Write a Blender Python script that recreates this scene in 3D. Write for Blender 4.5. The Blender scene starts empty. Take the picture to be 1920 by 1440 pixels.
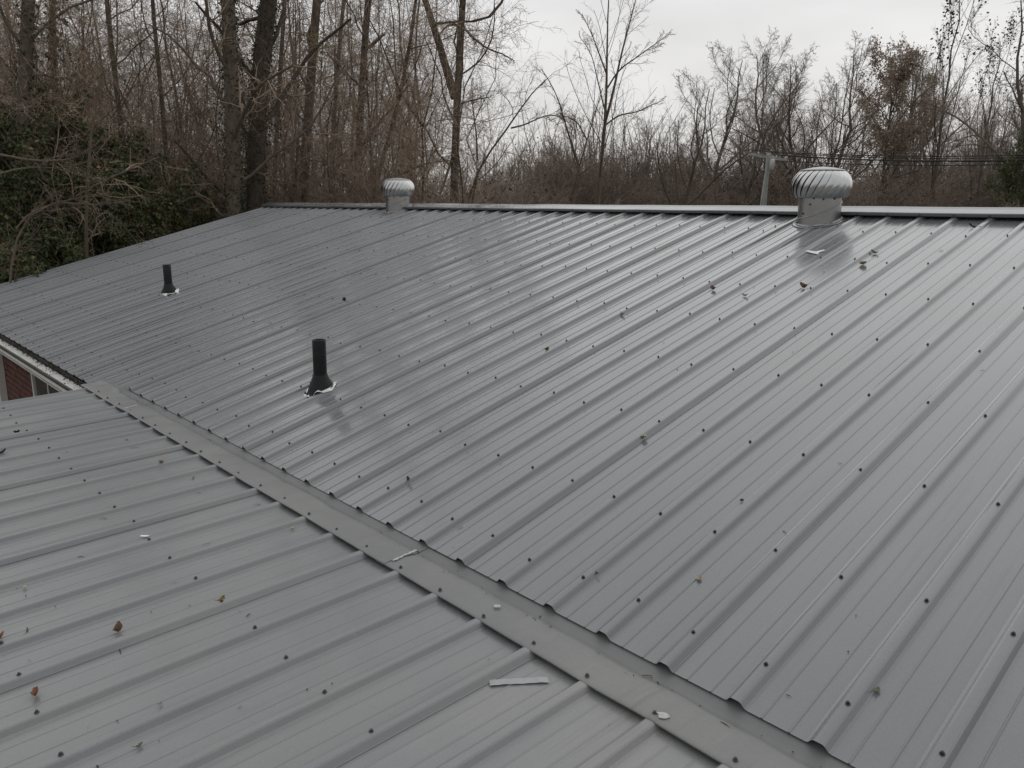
import bpy, math, random
import numpy as np
from mathutils import Matrix, Vector, Euler

rng = np.random.default_rng(7)
random.seed(7)
SC = bpy.context.scene
COL = SC.collection
PI = math.pi

# ---------------------------------------------------------------- camera
F_PX = 1491.23
PITCH, ROLL, YAW = 0.222464, 0.0067218, 0.828089
CAM = np.array([1.19413, -1.68451, 1.26384])
_d = np.array([-math.sin(YAW) * math.cos(PITCH), math.cos(YAW) * math.cos(PITCH), -math.sin(PITCH)])
_r = np.array([math.cos(YAW), math.sin(YAW), 0.0])
_u = np.cross(_r, _d)
CR = math.cos(ROLL) * _r + math.sin(ROLL) * _u
CU = -math.sin(ROLL) * _r + math.cos(ROLL) * _u
cam_d = bpy.data.cameras.new('camera')
cam_d.sensor_fit = 'HORIZONTAL'
cam_d.sensor_width = 36.0
cam_d.lens = F_PX / 1920 * 36.0
cam_d.clip_start = 0.05
cam_d.clip_end = 3000
cam = bpy.data.objects.new('camera', cam_d)
COL.objects.link(cam)
cam.matrix_world = Matrix(((CR[0], CU[0], -_d[0], CAM[0]), (CR[1], CU[1], -_d[1], CAM[1]),
                           (CR[2], CU[2], -_d[2], CAM[2]), (0, 0, 0, 1)))
SC.camera = cam

# ---------------------------------------------------------------- sky, sun, exposure
SUN_EL, SUN_AZ = math.radians(46), math.radians(118)      # azimuth measured from +X towards +Y
world = bpy.data.worlds.new('World')
SC.world = world
world.use_nodes = True
nt = world.node_tree
nt.nodes.clear()
out = nt.nodes.new('ShaderNodeOutputWorld')
bg = nt.nodes.new('ShaderNodeBackground')
bg.inputs['Strength'].default_value = 0.1
sky = nt.nodes.new('ShaderNodeTexSky')
sky.sky_type = 'NISHITA'
sky.sun_disc = False
sky.sun_elevation = SUN_EL
sky.sun_rotation = math.radians(90) - SUN_AZ
tc = nt.nodes.new('ShaderNodeTexCoord')
sep = nt.nodes.new('ShaderNodeSeparateXYZ')
nt.links.new(tc.outputs['Generated'], sep.inputs[0])
ramp = nt.nodes.new('ShaderNodeValToRGB')                # overcast deck: brightest at mid height, dimmer overhead, shaped for the roof reflections
cr = ramp.color_ramp
cr.elements[0].position = 0.0
cr.elements[0].color = (0.80, 0.775, 0.76, 1)
cr.elements[1].position = 1.0
cr.elements[1].color = (0.76, 0.77, 0.785, 1)
e = cr.elements.new(0.10); e.color = (0.84, 0.82, 0.805, 1)
e = cr.elements.new(0.28); e.color = (0.89, 0.89, 0.885, 1)
e = cr.elements.new(0.55); e.color = (0.91, 0.92, 0.925, 1)
nt.links.new(sep.outputs['Z'], ramp.inputs[0])
# soft cloud banks
mp = nt.nodes.new('ShaderNodeMapping')
mp.inputs['Scale'].default_value = (1.0, 1.0, 3.2)
nt.links.new(tc.outputs['Generated'], mp.inputs[0])
nz = nt.nodes.new('ShaderNodeTexNoise')
nz.inputs['Scale'].default_value = 2.2
nz.inputs['Detail'].default_value = 4
nz.inputs['Roughness'].default_value = 0.5
nt.links.new(mp.outputs[0], nz.inputs[0])
mr = nt.nodes.new('ShaderNodeMapRange')
mr.inputs['From Min'].default_value = 0.3
mr.inputs['From Max'].default_value = 0.7
mr.inputs['To Min'].default_value = 7.1
mr.inputs['To Max'].default_value = 9.7
nt.links.new(nz.outputs[0], mr.inputs[0])
# the cloud deck is brightest round the hidden sun and fades smoothly away from it
vd_ = nt.nodes.new('ShaderNodeVectorMath'); vd_.operation = 'DOT_PRODUCT'
nt.links.new(tc.outputs['Generated'], vd_.inputs[0])
vd_.inputs[1].default_value = (math.cos(SUN_EL) * math.cos(SUN_AZ), math.cos(SUN_EL) * math.sin(SUN_AZ), math.sin(SUN_EL))
gl = nt.nodes.new('ShaderNodeMapRange')
gl.interpolation_type = 'SMOOTHSTEP'
for nm_, v_ in zip(('From Min', 'From Max', 'To Min', 'To Max'), (-0.3, 1.0, 0.84, 1.16)):
    gl.inputs[nm_].default_value = v_
nt.links.new(vd_.outputs['Value'], gl.inputs[0])
gm = nt.nodes.new('ShaderNodeMath'); gm.operation = 'MULTIPLY'
vm = nt.nodes.new('ShaderNodeVectorMath'); vm.operation = 'SCALE'
nt.links.new(ramp.outputs[0], vm.inputs[0])
nt.links.new(mr.outputs[0], gm.inputs[0])
nt.links.new(gl.outputs[0], gm.inputs[1])
nt.links.new(gm.outputs[0], vm.inputs['Scale'])
mx = nt.nodes.new('ShaderNodeMix'); mx.data_type = 'RGBA'
mx.inputs['Factor'].default_value = 0.96
nt.links.new(sky.outputs[0], mx.inputs[6])
nt.links.new(vm.outputs[0], mx.inputs[7])
nt.links.new(mx.outputs[2], bg.inputs[0])
nt.links.new(bg.outputs[0], out.inputs[0])

sun_d = bpy.data.lights.new('sun', 'SUN')
sun_d.energy = 0.5
sun_d.angle = math.radians(110)
sun_d.color = (1.0, 0.97, 0.93)
sun = bpy.data.objects.new('sun', sun_d)
COL.objects.link(sun)
sdir = Vector((math.cos(SUN_EL) * math.cos(SUN_AZ), math.cos(SUN_EL) * math.sin(SUN_AZ), math.sin(SUN_EL)))
sun.rotation_euler = sdir.to_track_quat('Z', 'Y').to_euler()
sun.location = (0, 0, 40)

vs = SC.view_settings
vs.view_transform = 'Standard'
vs.look = 'None'
vs.exposure = 0.0
vs.gamma = 1.0
vs.use_curve_mapping = False
try:
    SC.cycles.use_denoising = True
    SC.cycles.max_bounces = 6
    SC.cycles.diffuse_bounces = 3
    SC.cycles.glossy_bounces = 3
    SC.cycles.transparent_max_bounces = 6
except Exception:
    pass


# ---------------------------------------------------------------- image <-> place
def ray(x, y):
    return _d + CR * (x - 960) / F_PX + CU * (720 - y) / F_PX


def at(x, y, dist):
    """The point seen at photo pixel (x, y), at a ground distance dist from the camera."""
    v = ray(x, y)
    return CAM + v * dist / math.hypot(v[0], v[1])


def on_plane(x, y, n, o):
    v = ray(x, y)
    n = np.array(n)
    return CAM + v * (((np.array(o) - CAM) @ n) / (v @ n))


def project(p):
    v = np.array(p) - CAM
    z = v @ _d
    return 960 + F_PX * (v @ CR) / z, 720 - F_PX * (v @ CU) / z, z


# ---------------------------------------------------------------- materials
def new_mat(name):
    m = bpy.data.materials.new(name)
    m.use_nodes = True
    t = m.node_tree
    return m, t, t.nodes['Principled BSDF']


def N(t, kind, **kw):
    n = t.nodes.new(kind)
    for k, v in kw.items():
        setattr(n, k, v)
    return n


def noise(t, scale, detail=4, rough=0.55, vec=None, stretch=None):
    n = N(t, 'ShaderNodeTexNoise')
    n.inputs['Scale'].default_value = scale
    n.inputs['Detail'].default_value = detail
    n.inputs['Roughness'].default_value = rough
    if vec is not None:
        if stretch is not None:
            mpn = N(t, 'ShaderNodeMapping')
            mpn.inputs['Scale'].default_value = stretch
            t.links.new(vec, mpn.inputs[0])
            vec = mpn.outputs[0]
        t.links.new(vec, n.inputs['Vector'])
    return n.outputs[0]


def rampn(t, src, stops):
    r = N(t, 'ShaderNodeValToRGB')
    c = r.color_ramp
    c.elements[0].position, c.elements[0].color = stops[0][0], (*stops[0][1], 1)
    c.elements[1].position, c.elements[1].color = stops[-1][0], (*stops[-1][1], 1)
    for p, col in stops[1:-1]:
        el = c.elements.new(p)
        el.color = (*col, 1)
    t.links.new(src, r.inputs[0])
    return r.outputs[0]


def rangen(t, src, a, b, c, d):
    r = N(t, 'ShaderNodeMapRange')
    for i, v in zip(('From Min', 'From Max', 'To Min', 'To Max'), (a, b, c, d)):
        r.inputs[i].default_value = v
    t.links.new(src, r.inputs[0])
    return r.outputs[0]


def mixc(t, fac, a, b, blend='MIX'):
    m = N(t, 'ShaderNodeMix', data_type='RGBA', blend_type=blend)
    if isinstance(fac, float):
        m.inputs[0].default_value = fac
    else:
        t.links.new(fac, m.inputs[0])
    for i, v in ((6, a), (7, b)):
        if isinstance(v, tuple):
            m.inputs[i].default_value = (*v, 1)
        else:
            t.links.new(v, m.inputs[i])
    return m.outputs[2]


def bumpn(t, src, strength, dist):
    b = N(t, 'ShaderNodeBump')
    b.inputs['Strength'].default_value = strength
    b.inputs['Distance'].default_value = dist
    t.links.new(src, b.inputs['Height'])
    return b.outputs[0]


def simple(name, col, rough=0.6, metal=0.0, var=0.25, scale=8.0, spec=0.5, bump=0.0):
    m, t, b = new_mat(name)
    pos = N(t, 'ShaderNodeNewGeometry').outputs['Position']
    nn = noise(t, scale, 5, 0.6, pos)
    lo = tuple(c * (1 - var) for c in col)
    hi = tuple(min(1, c * (1 + var)) for c in col)
    t.links.new(rampn(t, nn, [(0.3, lo), (0.7, hi)]), b.inputs['Base Color'])
    b.inputs['Roughness'].default_value = rough
    b.inputs['Metallic'].default_value = metal
    b.inputs['Specular IOR Level'].default_value = spec
    if bump:
        t.links.new(bumpn(t, nn, 0.5, bump), b.inputs['Normal'])
    return m


def roof_paint(name, base, dust, dust_amt, rough, streak, spec=0.5, bend=False, coat=0.0):
    """Charcoal painted sheet steel: dust film, run-off streaks, faint oil canning."""
    m, t, b = new_mat(name)
    pos = N(t, 'ShaderNodeNewGeometry').outputs['Position']
    big = noise(t, 1.3, 4, 0.6, pos)
    st = noise(t, 1.0, 3, 0.5, pos, (9, 0.7, 0.7))
    fine = noise(t, 260, 3, 0.7, pos)
    grit = noise(t, 45, 5, 0.75, pos)
    c = mixc(t, rangen(t, big, 0.35, 0.7, 0.0, dust_amt), base, dust)
    c = mixc(t, rangen(t, st, 0.5, 0.75, 0.0, streak), c, tuple(x * 1.25 for x in dust))
    c = mixc(t, rangen(t, fine, 0.25, 0.75, 0.0, 1.0), c, mixc(t, 1.0, c, (1.30, 1.30, 1.30), 'MULTIPLY'))
    # sheets from different packs: a hair lighter or darker each
    orr = N(t, 'ShaderNodeObjectInfo').outputs['Random']
    c = mixc(t, 1.0, c, rampn(t, orr, [(0.0, (0.93, 0.93, 0.935)), (1.0, (1.06, 1.06, 1.05))]), 'MULTIPLY')
    # dark wash marks running down the sheets
    dk = N(t, 'ShaderNodeMath', operation='MULTIPLY')
    t.links.new(rangen(t, noise(t, 1.0, 4, 0.6, pos, (30, 1.4, 1.4)), 0.54, 0.72, 0.0, 0.26), dk.inputs[0])
    t.links.new(rangen(t, noise(t, 0.9, 3, 0.6, pos), 0.42, 0.62, 0.2, 1.0), dk.inputs[1])
    c = mixc(t, dk.outputs[0], c, tuple(x * 0.55 for x in base))
    # pale scuffs and run-off streaks along the sheets
    sc_ = noise(t, 1.0, 4, 0.7, pos, (75, 4, 4))
    sm = N(t, 'ShaderNodeMath', operation='MULTIPLY')
    t.links.new(rangen(t, sc_, 0.60, 0.72, 0.0, 0.30 + streak), sm.inputs[0])
    t.links.new(rangen(t, noise(t, 2.1, 3, 0.6, pos), 0.48, 0.66, 0.0, 1.0), sm.inputs[1])
    c = mixc(t, sm.outputs[0], c, tuple(x * 1.45 for x in dust))
    # dried specks
    sp = rangen(t, grit, 0.66, 0.72, 0.0, 0.35)
    c = mixc(t, sp, c, tuple(x * 1.6 for x in dust))
    if bend:                       # flashing mixed to a darker grey above the fold, strongest along it
        sx = N(t, 'ShaderNodeSeparateXYZ')
        t.links.new(pos, sx.inputs[0])
        wob = N(t, 'ShaderNodeMath', operation='MULTIPLY_ADD')
        t.links.new(noise(t, 7, 4, 0.6, pos), wob.inputs[0])
        wob.inputs[1].default_value = 0.022
        t.links.new(sx.outputs[1], wob.inputs[2])
        fold_tone = rampn(t, rangen(t, wob.outputs[0], -0.115, 0.06, 0, 1), [(0.2, (0, 0, 0)), (0.36, (0.05, 0.05, 0.05)), (0.44, (0.95, 0.95, 0.95)), (0.52, (0.6, 0.6, 0.6)), (0.9, (0.75, 0.75, 0.75))])
        c = mixc(t, fold_tone, c, (0.115, 0.117, 0.119))
    t.links.new(c, b.inputs['Base Color'])
    r = N(t, 'ShaderNodeMath', operation='ADD')
    t.links.new(rangen(t, big, 0.3, 0.7, rough - 0.04, rough + 0.06), r.inputs[0])
    t.links.new(rangen(t, st, 0.4, 0.75, 0.0, 0.10), r.inputs[1])
    t.links.new(r.outputs[0], b.inputs['Roughness'])
    b.inputs['Specular IOR Level'].default_value = spec
    b.inputs['Coat Weight'].default_value = coat
    b.inputs['Coat Roughness'].default_value = 0.13
    wave = noise(t, 3.0, 2, 0.4, pos, (2.2, 0.8, 0.8)) if not bend else noise(t, 7.0, 3, 0.5, pos)
    ng = bumpn(t, wave, 0.14 if not bend else 0.35, 0.010 if not bend else 0.02)
    b2 = N(t, 'ShaderNodeBump')
    b2.inputs['Strength'].default_value = 0.05
    b2.inputs['Distance'].default_value = 0.002
    t.links.new(fine, b2.inputs['Height'])
    t.links.new(ng, b2.inputs['Normal'])
    t.links.new(b2.outputs[0], b.inputs['Normal'])
    return m


M = {}
M['roof'] = roof_paint('charcoal_roof_paint', (0.137, 0.142, 0.150), (0.160, 0.161, 0.160), 0.6, 0.21, 0.10, 0.5, False, 0.70)
M['low_roof'] = roof_paint('dusty_roof_paint', (0.155, 0.160, 0.166), (0.198, 0.196, 0.190), 0.8, 0.34, 0.30, 0.6, False, 0.2)
M['flashing'] = roof_paint('dusty_flashing_paint', (0.138, 0.141, 0.142), (0.190, 0.187, 0.180), 1.0, 0.42, 0.2, 0.5, True)
M['cap'] = roof_paint('ridge_cap_paint', (0.100, 0.103, 0.108), (0.118, 0.118, 0.117), 0.5, 0.18, 0.0, 0.6, False, 0.6)
M['screw'] = simple('black_screw_paint', (0.022, 0.022, 0.024), 0.38, 0.0, 0.3, 60)
M['deck'] = simple('dark_roof_deck', (0.02, 0.018, 0.016), 0.9)
M['galv'] = simple('galvanised_steel', (0.33, 0.33, 0.325), 0.36, 0.9, 0.10, 14)
M['alu'] = simple('dull_aluminium', (0.55, 0.55, 0.55), 0.31, 1.0, 0.06, 20)
M['alu_flange'] = simple('dulled_aluminium_ring', (0.60, 0.60, 0.60), 0.30, 0.9, 0.04, 20)
M['sealant'] = simple('white_sealant', (0.46, 0.455, 0.44), 0.6, 0.0, 0.2, 60, bump=0.002)
M['pvc'] = simple('black_pvc', (0.009, 0.010, 0.010), 0.40, 0.0, 0.5, 40, 0.3)
M['rubber'] = simple('black_rubber', (0.009, 0.009, 0.010), 0.55, 0.0, 0.4, 50, 0.3)
M['white_trim'] = simple('white_trim_paint', (0.62, 0.62, 0.58), 0.5, 0.0, 0.12, 6)
M['lip'] = simple('dark_gutter_lip', (0.05, 0.048, 0.044), 0.6, 0.0, 0.5, 14)  # dark tone along the outer lip of the gutter
M['mortar'] = simple('mortar', (0.40, 0.34, 0.29), 0.95, 0.0, 0.2, 30, 0.2, 0.003)
M['concrete'] = simple('gutter_debris_and_back', (0.035, 0.028, 0.02), 0.9, 0.0, 0.5, 40)
M['wire'] = simple('power_wire', (0.02, 0.02, 0.02), 0.6)
M['pole'] = simple('weathered_pole', (0.30, 0.32, 0.305), 0.85, 0.0, 0.2, 5)
M['guy'] = simple('guy_wire_sleeve', (0.5, 0.49, 0.45), 0.6)
M['porcelain'] = simple('porcelain', (0.6, 0.6, 0.6), 0.4)

# trough floor: pale metal with dark dried leaf litter
m, t, b = new_mat('pale_gutter_floor')
pos = N(t, 'ShaderNodeNewGeometry').outputs['Position']
n1 = noise(t, 1.0, 5, 0.7, pos, (9, 3, 3))
t.links.new(rampn(t, n1, [(0.42, (0.70, 0.70, 0.67)), (0.58, (0.60, 0.59, 0.56)), (0.66, (0.16, 0.15, 0.13))]), b.inputs['Base Color'])
b.inputs['Roughness'].default_value = 0.35
M['gutter'] = m

# brick
m, t, b = new_mat('red_brick')
oi = N(t, 'ShaderNodeObjectInfo').outputs['Random']
pos = N(t, 'ShaderNodeNewGeometry').outputs['Position']
c = rampn(t, oi, [(0.0, (0.085, 0.032, 0.024)), (0.5, (0.125, 0.046, 0.034)), (1.0, (0.06, 0.026, 0.022))])
c = mixc(t, rangen(t, noise(t, 40, 4, 0.6, pos), 0.3, 0.7, 0.0, 0.4), c, (0.10, 0.05, 0.04))
t.links.new(c, b.inputs['Base Color'])
b.inputs['Roughness'].default_value = 0.9
M['brick'] = m

# glass
m, t, b = new_mat('dark_window_glass')
b.inputs['Base Color'].default_value = (0.012, 0.013, 0.013, 1)
b.inputs['Roughness'].default_value = 0.12
M['glass'] = m


def bark(name, c1, c2, rough=0.95):
    m, t, b = new_mat(name)
    oi = N(t, 'ShaderNodeObjectInfo').outputs['Random']
    pos = N(t, 'ShaderNodeNewGeometry').outputs['Position']
    n1 = noise(t, 6, 5, 0.7, pos, (3, 3, 0.6))
    c = mixc(t, rangen(t, n1, 0.3, 0.7, 0, 1), c1, c2)
    v = rampn(t, oi, [(0.0, (0.75, 0.72, 0.70)), (1.0, (1.2, 1.18, 1.15))])
    c = mixc(t, 1.0, c, v, 'MULTIPLY')
    t.links.new(c, b.inputs['Base Color'])
    b.inputs['Roughness'].default_value = rough
    b.inputs['Specular IOR Level'].default_value = 0.15
    t.links.new(bumpn(t, n1, 0.6, 0.02), b.inputs['Normal'])
    return m


M['bark'] = bark('brown_bark', (0.082, 0.067, 0.054), (0.165, 0.135, 0.110))
M['twig'] = bark('brown_twig', (0.250, 0.195, 0.150), (0.39, 0.31, 0.243))
M['grey_bark'] = bark('grey_bark', (0.078, 0.065, 0.055), (0.145, 0.122, 0.103))
M['red_twig'] = bark('reddish_twig', (0.185, 0.150, 0.128), (0.295, 0.244, 0.210))
M['far_twig'] = bark('far_twig', (0.165, 0.140, 0.122), (0.27, 0.234, 0.205))
M['pale_cane'] = bark('pale_cane', (0.12, 0.098, 0.075), (0.21, 0.175, 0.135))


def leafmat(name, stops, rough=0.55, trans=0.0):
    m, t, b = new_mat(name)
    ri = N(t, 'ShaderNodeNewGeometry').outputs['Random Per Island']
    c = rampn(t, ri, stops)
    t.links.new(c, b.inputs['Base Color'])
    b.inputs['Roughness'].default_value = rough
    b.inputs['Specular IOR Level'].default_value = 0.35
    if trans:
        tr = N(t, 'ShaderNodeBsdfTranslucent')
        t.links.new(c, tr.inputs[0])
        ms = N(t, 'ShaderNodeMixShader')
        ms.inputs[0].default_value = trans
        o = t.nodes['Material Output']
        t.links.new(b.outputs[0], ms.inputs[1])
        t.links.new(tr.outputs[0], ms.inputs[2])
        t.links.new(ms.outputs[0], o.inputs[0])
    return m


M['evergreen'] = leafmat('evergreen_leaf', [(0.0, (0.038, 0.052, 0.021)), (0.6, (0.070, 0.090, 0.034)), (0.93, (0.100, 0.112, 0.044)),
                                            (0.955, (0.20, 0.17, 0.07)), (1.0, (0.30, 0.20, 0.12))], 0.5, 0.15)
M['olive'] = leafmat('olive_leaf', [(0.0, (0.065, 0.072, 0.024)), (0.7, (0.105, 0.105, 0.036)), (0.95, (0.15, 0.13, 0.05)), (1.0, (0.28, 0.22, 0.09))], 0.6, 0.2)
M['ivy'] = leafmat('ivy_leaf', [(0.0, (0.022, 0.032, 0.016)), (0.7, (0.042, 0.054, 0.028)), (1.0, (0.07, 0.075, 0.045))], 0.45)
M['brown_leaf'] = leafmat('dry_brown_leaf', [(0.0, (0.23, 0.185, 0.145)), (0.6, (0.34, 0.28, 0.225)), (1.0, (0.50, 0.42, 0.34))], 0.8, 0.5)
M['dead_leaf'] = leafmat('withered_leaf', [(0.0, (0.05, 0.036, 0.026)), (1.0, (0.11, 0.075, 0.05))], 0.8, 0.15)

# ground litter
m, t, b = new_mat('leaf_litter_ground')
pos = N(t, 'ShaderNodeNewGeometry').outputs['Position']
n1 = noise(t, 0.5, 8, 0.7, pos)
n2 = noise(t, 9, 6, 0.7, pos)
c = rampn(t, n2, [(0.3, (0.05, 0.036, 0.024)), (0.6, (0.10, 0.072, 0.048)), (0.8, (0.14, 0.105, 0.07))])
c = mixc(t, rangen(t, n1, 0.45, 0.6, 0.0, 0.6), c, (0.05, 0.055, 0.025))
t.links.new(c, b.inputs['Base Color'])
b.inputs['Roughness'].default_value = 0.95
t.links.new(bumpn(t, n2, 0.8, 0.05), b.inputs['Normal'])
M['ground'] = m


# ---------------------------------------------------------------- mesh helpers
class MB:
    def __init__(self):
        self.v, self.f, self.n = [], [], 0

    def add(self, verts, faces):
        verts = np.asarray(verts, float).reshape(-1, 3)
        self.v.append(verts)
        self.f.extend([tuple(int(i) + self.n for i in fc) for fc in faces])
        self.n += len(verts)

    def box(self, c, s, rot=None):
        x, y, z = (np.array(s) / 2)
        vv = np.array([(-x, -y, -z), (x, -y, -z), (x, y, -z), (-x, y, -z), (-x, -y, z), (x, -y, z), (x, y, z), (-x, y, z)])
        if rot is not None:
            vv = vv @ np.array(rot).T
        self.add(vv + np.array(c), [(3, 2, 1, 0), (4, 5, 6, 7), (0, 1, 5, 4), (1, 2, 6, 5), (2, 3, 7, 6), (3, 0, 4, 7)])

    def tube(self, pts, rad, k=8, cap=True):
        pts = np.asarray(pts, float)
        n = len(pts)
        rad = np.broadcast_to(np.asarray(rad, float), (n,))
        tg = np.gradient(pts, axis=0)
        tg /= np.linalg.norm(tg, axis=1)[:, None] + 1e-12
        ref = np.array([0, 0, 1.0]) if abs(tg[:, 2]).mean() < 0.8 else np.array([1.0, 0, 0])
        u = np.cross(tg, ref)
        u /= np.linalg.norm(u, axis=1)[:, None] + 1e-12
        w = np.cross(tg, u)
        a = np.linspace(0, 2 * PI, k, endpoint=False)
        vv = pts[:, None] + rad[:, None, None] * (np.cos(a)[None, :, None] * u[:, None] + np.sin(a)[None, :, None] * w[:, None])
        fs = [(i * k + j, i * k + (j + 1) % k, (i + 1) * k + (j + 1) % k, (i + 1) * k + j) for i in range(n - 1) for j in range(k)]
        if cap:
            fs.append(tuple(range(k))[::-1])
            fs.append(tuple((n - 1) * k + j for j in range(k)))
        self.add(vv.reshape(-1, 3), fs)

    def lathe(self, prof, seg=32, fn=None, close=False):
        """prof: list of (radius, z)."""
        a = np.linspace(0, 2 * PI, seg, endpoint=False)
        vv = np.array([[(r * math.cos(q), r * math.sin(q), z) for q in a] for r, z in prof]).reshape(-1, 3)
        if fn is not None:
            vv = fn(vv)
        n = len(prof)
        fs = [(i * seg + j, i * seg + (j + 1) % seg, (i + 1) * seg + (j + 1) % seg, (i + 1) * seg + j) for i in range(n - 1) for j in range(seg)]
        if close:
            fs.append(tuple(range(seg))[::-1])
            fs.append(tuple((n - 1) * seg + j for j in range(seg)))
        self.add(vv, fs)

    def mesh(self, name, mat, smooth=False):
        me = bpy.data.meshes.new(name)
        me.from_pydata(np.concatenate(self.v).tolist(), [], self.f)
        me.materials.append(mat)
        if smooth:
            me.polygons.foreach_set('use_smooth', np.ones(len(me.polygons), bool))
        me.update()
        return me


def fast_mesh(name, verts, quads, mat, smooth=False):
    """verts (n,3), quads (m,4) numpy -> mesh, quickly."""
    me = bpy.data.meshes.new(name)
    nv, nf = len(verts), len(quads)
    kk = quads.shape[1]
    me.vertices.add(nv)
    me.vertices.foreach_set('co', np.asarray(verts, np.float32).ravel())
    me.loops.add(nf * kk)
    me.loops.foreach_set('vertex_index', np.asarray(quads, np.int32).ravel())
    me.polygons.add(nf)
    me.polygons.foreach_set('loop_start', np.arange(0, nf * kk, kk, dtype=np.int32))
    me.polygons.foreach_set('loop_total', np.full(nf, kk, np.int32))
    me.polygons.foreach_set('use_smooth', np.full(nf, bool(smooth)))
    me.materials.append(mat)
    me.update(calc_edges=True)
    me.validate()
    return me


WLOC = {}


def link(name, data, world=(0, 0, 0), parent=None, rot=(0, 0, 0), scale=None):
    """Link an object whose origin stands at the world point given; parents are never rotated unless they are copies."""
    o = bpy.data.objects.new(name, data)
    COL.objects.link(o)
    w = Vector(world)
    if parent is not None:
        o.parent = parent
        o.location = w - WLOC[parent.name]
    else:
        o.location = w
    WLOC[o.name] = w
    o.rotation_euler = rot
    if scale is not None:
        o.scale = scale
    return o


def tag(o, label, cat, group=None, kind=None):
    o['label'] = label
    o['category'] = cat
    if group:
        o['group'] = group
    if kind:
        o['kind'] = kind
    return o


# ---------------------------------------------------------------- ground
GZ = -2.7


def terrain(x, y):
    x = np.asarray(x, float); y = np.asarray(y, float)
    r = np.hypot(x + 4, y - 3)
    return GZ + np.clip((r - 14) / 40, 0, 1) * (0.35 * np.sin(x * 0.13) + 0.3 * np.cos(y * 0.11 + 1)) * 0.8


gx = np.concatenate([np.linspace(-1500, -120, 12), np.linspace(-100, 60, 65), np.linspace(80, 1500, 12)])
gy = np.concatenate([np.linspace(-1500, -60, 12), np.linspace(-40, 120, 65), np.linspace(140, 1500, 12)])
GX, GY = np.meshgrid(gx, gy)
V = np.stack([GX, GY, terrain(GX, GY)], -1).reshape(-1, 3)
nx, ny = len(gx), len(gy)
idx = np.arange(nx * ny).reshape(ny, nx)
Q = np.stack([idx[:-1, :-1], idx[:-1, 1:], idx[1:, 1:], idx[1:, :-1]], -1).reshape(-1, 4)
g = link('ground', fast_mesh('ground', V, Q, M['ground'], True))
g['kind'] = 'structure'

# ---------------------------------------------------------------- the house
S = 0.2286                     # rib spacing
A = 0.261981                   # main slope
CA, SA, TA = math.cos(A), math.sin(A), math.tan(A)
L = 4.7242                     # slope length up to the ridge
B = 0.0317                     # low roof slope
CB, SB, TB = math.cos(B), math.sin(B), math.tan(B)
Y0, Z0, PH = -0.195, -0.030, 0.1078
RIB = 0.019
X_L, X_R = -11.75, 14 * S
XLOW_L = -4.915
NM, OM = (0, -SA, CA), (0, 0, 0)
OMP = (0, RIB * SA, -RIB * CA)
NL, OL = (0, -SB, CB), (0, Y0, Z0)
OLP = (0, Y0 + RIB * SB, Z0 - RIB * CB)

house = link('brick_house', None, (-4.3, 2.4, GZ))
tag(house, 'brick house under a charcoal ribbed metal roof with a low roof in front', 'house')


def sheet_profile(x0, n_ribs, lap=0.0012, pencil=0.0030):
    """(x, n) of one sheet: ribs at 0, S .. n_ribs*S, two small stiffeners between, the far rib lapping over."""
    pts = []
    for k in range(n_ribs + 1):
        c = k * S
        up = lap if k == n_ribs else (-lap * 0.5 if k == 0 else 0)
        left = [(-0.034, 0), (-0.026, 0.003), (-0.0165, 0.0155), (-0.0115, 0.0185)]
        right = [(0.0115, 0.0185), (0.0165, 0.0155), (0.026, 0.003), (0.034, 0)]
        mid = [(-0.004, 0.019), (0.004, 0.019)]
        if k == 0:
            pr = [(-0.0150, 0.0150), (-0.0115, 0.0185)] + mid + right
        elif k == n_ribs:
            pr = left + mid + right[:2] + [(0.0275, 0.0022), (0.031, 0.0016)]
        else:
            pr = left + mid + right
        pts += [(c + x, n + up) for x, n in pr]
        if k < n_ribs:
            for q in (1, 2):
                mcx = c + q * S / 3
                pts += [(mcx - 0.0038, 0), (mcx - 0.0010, pencil), (mcx + 0.0010, pencil), (mcx + 0.0038, 0)]
    return np.array(pts)


def sheet_mesh(name, x0, n_ribs, t0, t1, frame, mat, nseg=10, xmin=None, xmax=None):
    """t0 may be a function of world x (a stepped lower edge)."""
    pr = sheet_profile(x0, n_ribs, pencil=0.0017 if frame is f_low else 0.0027)
    if xmin is not None:
        pr = pr[pr[:, 0] + x0 >= xmin]
    if xmax is not None:
        pr = pr[pr[:, 0] + x0 <= xmax]
    rows = []
    for s in np.linspace(0, 1, nseg + 1):
        lo = np.array([t0(x + x0) for x in pr[:, 0]]) if callable(t0) else np.full(len(pr), t0)
        tt = lo + (t1 - lo) * s
        rows.append(frame(pr[:, 0], tt, pr[:, 1] - RIB))
    V = np.array(rows)
    n, mm = V.shape[0], V.shape[1]
    idx = np.arange(n * mm).reshape(n, mm)
    Q = np.stack([idx[:-1, :-1], idx[:-1, 1:], idx[1:, 1:], idx[1:, :-1]], -1).reshape(-1, 4)
    return fast_mesh(name, V.reshape(-1, 3), Q, mat, False)


def f_main(x, t, n):
    return np.stack([x, t * CA - n * SA, t * SA + n * CA], -1)


def f_low(x, t, n):            # t measured down-slope from the step, negative y
    return np.stack([x, Y0 + t * CB - n * SB, Z0 + t * SB + n * CB], -1)


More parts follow.
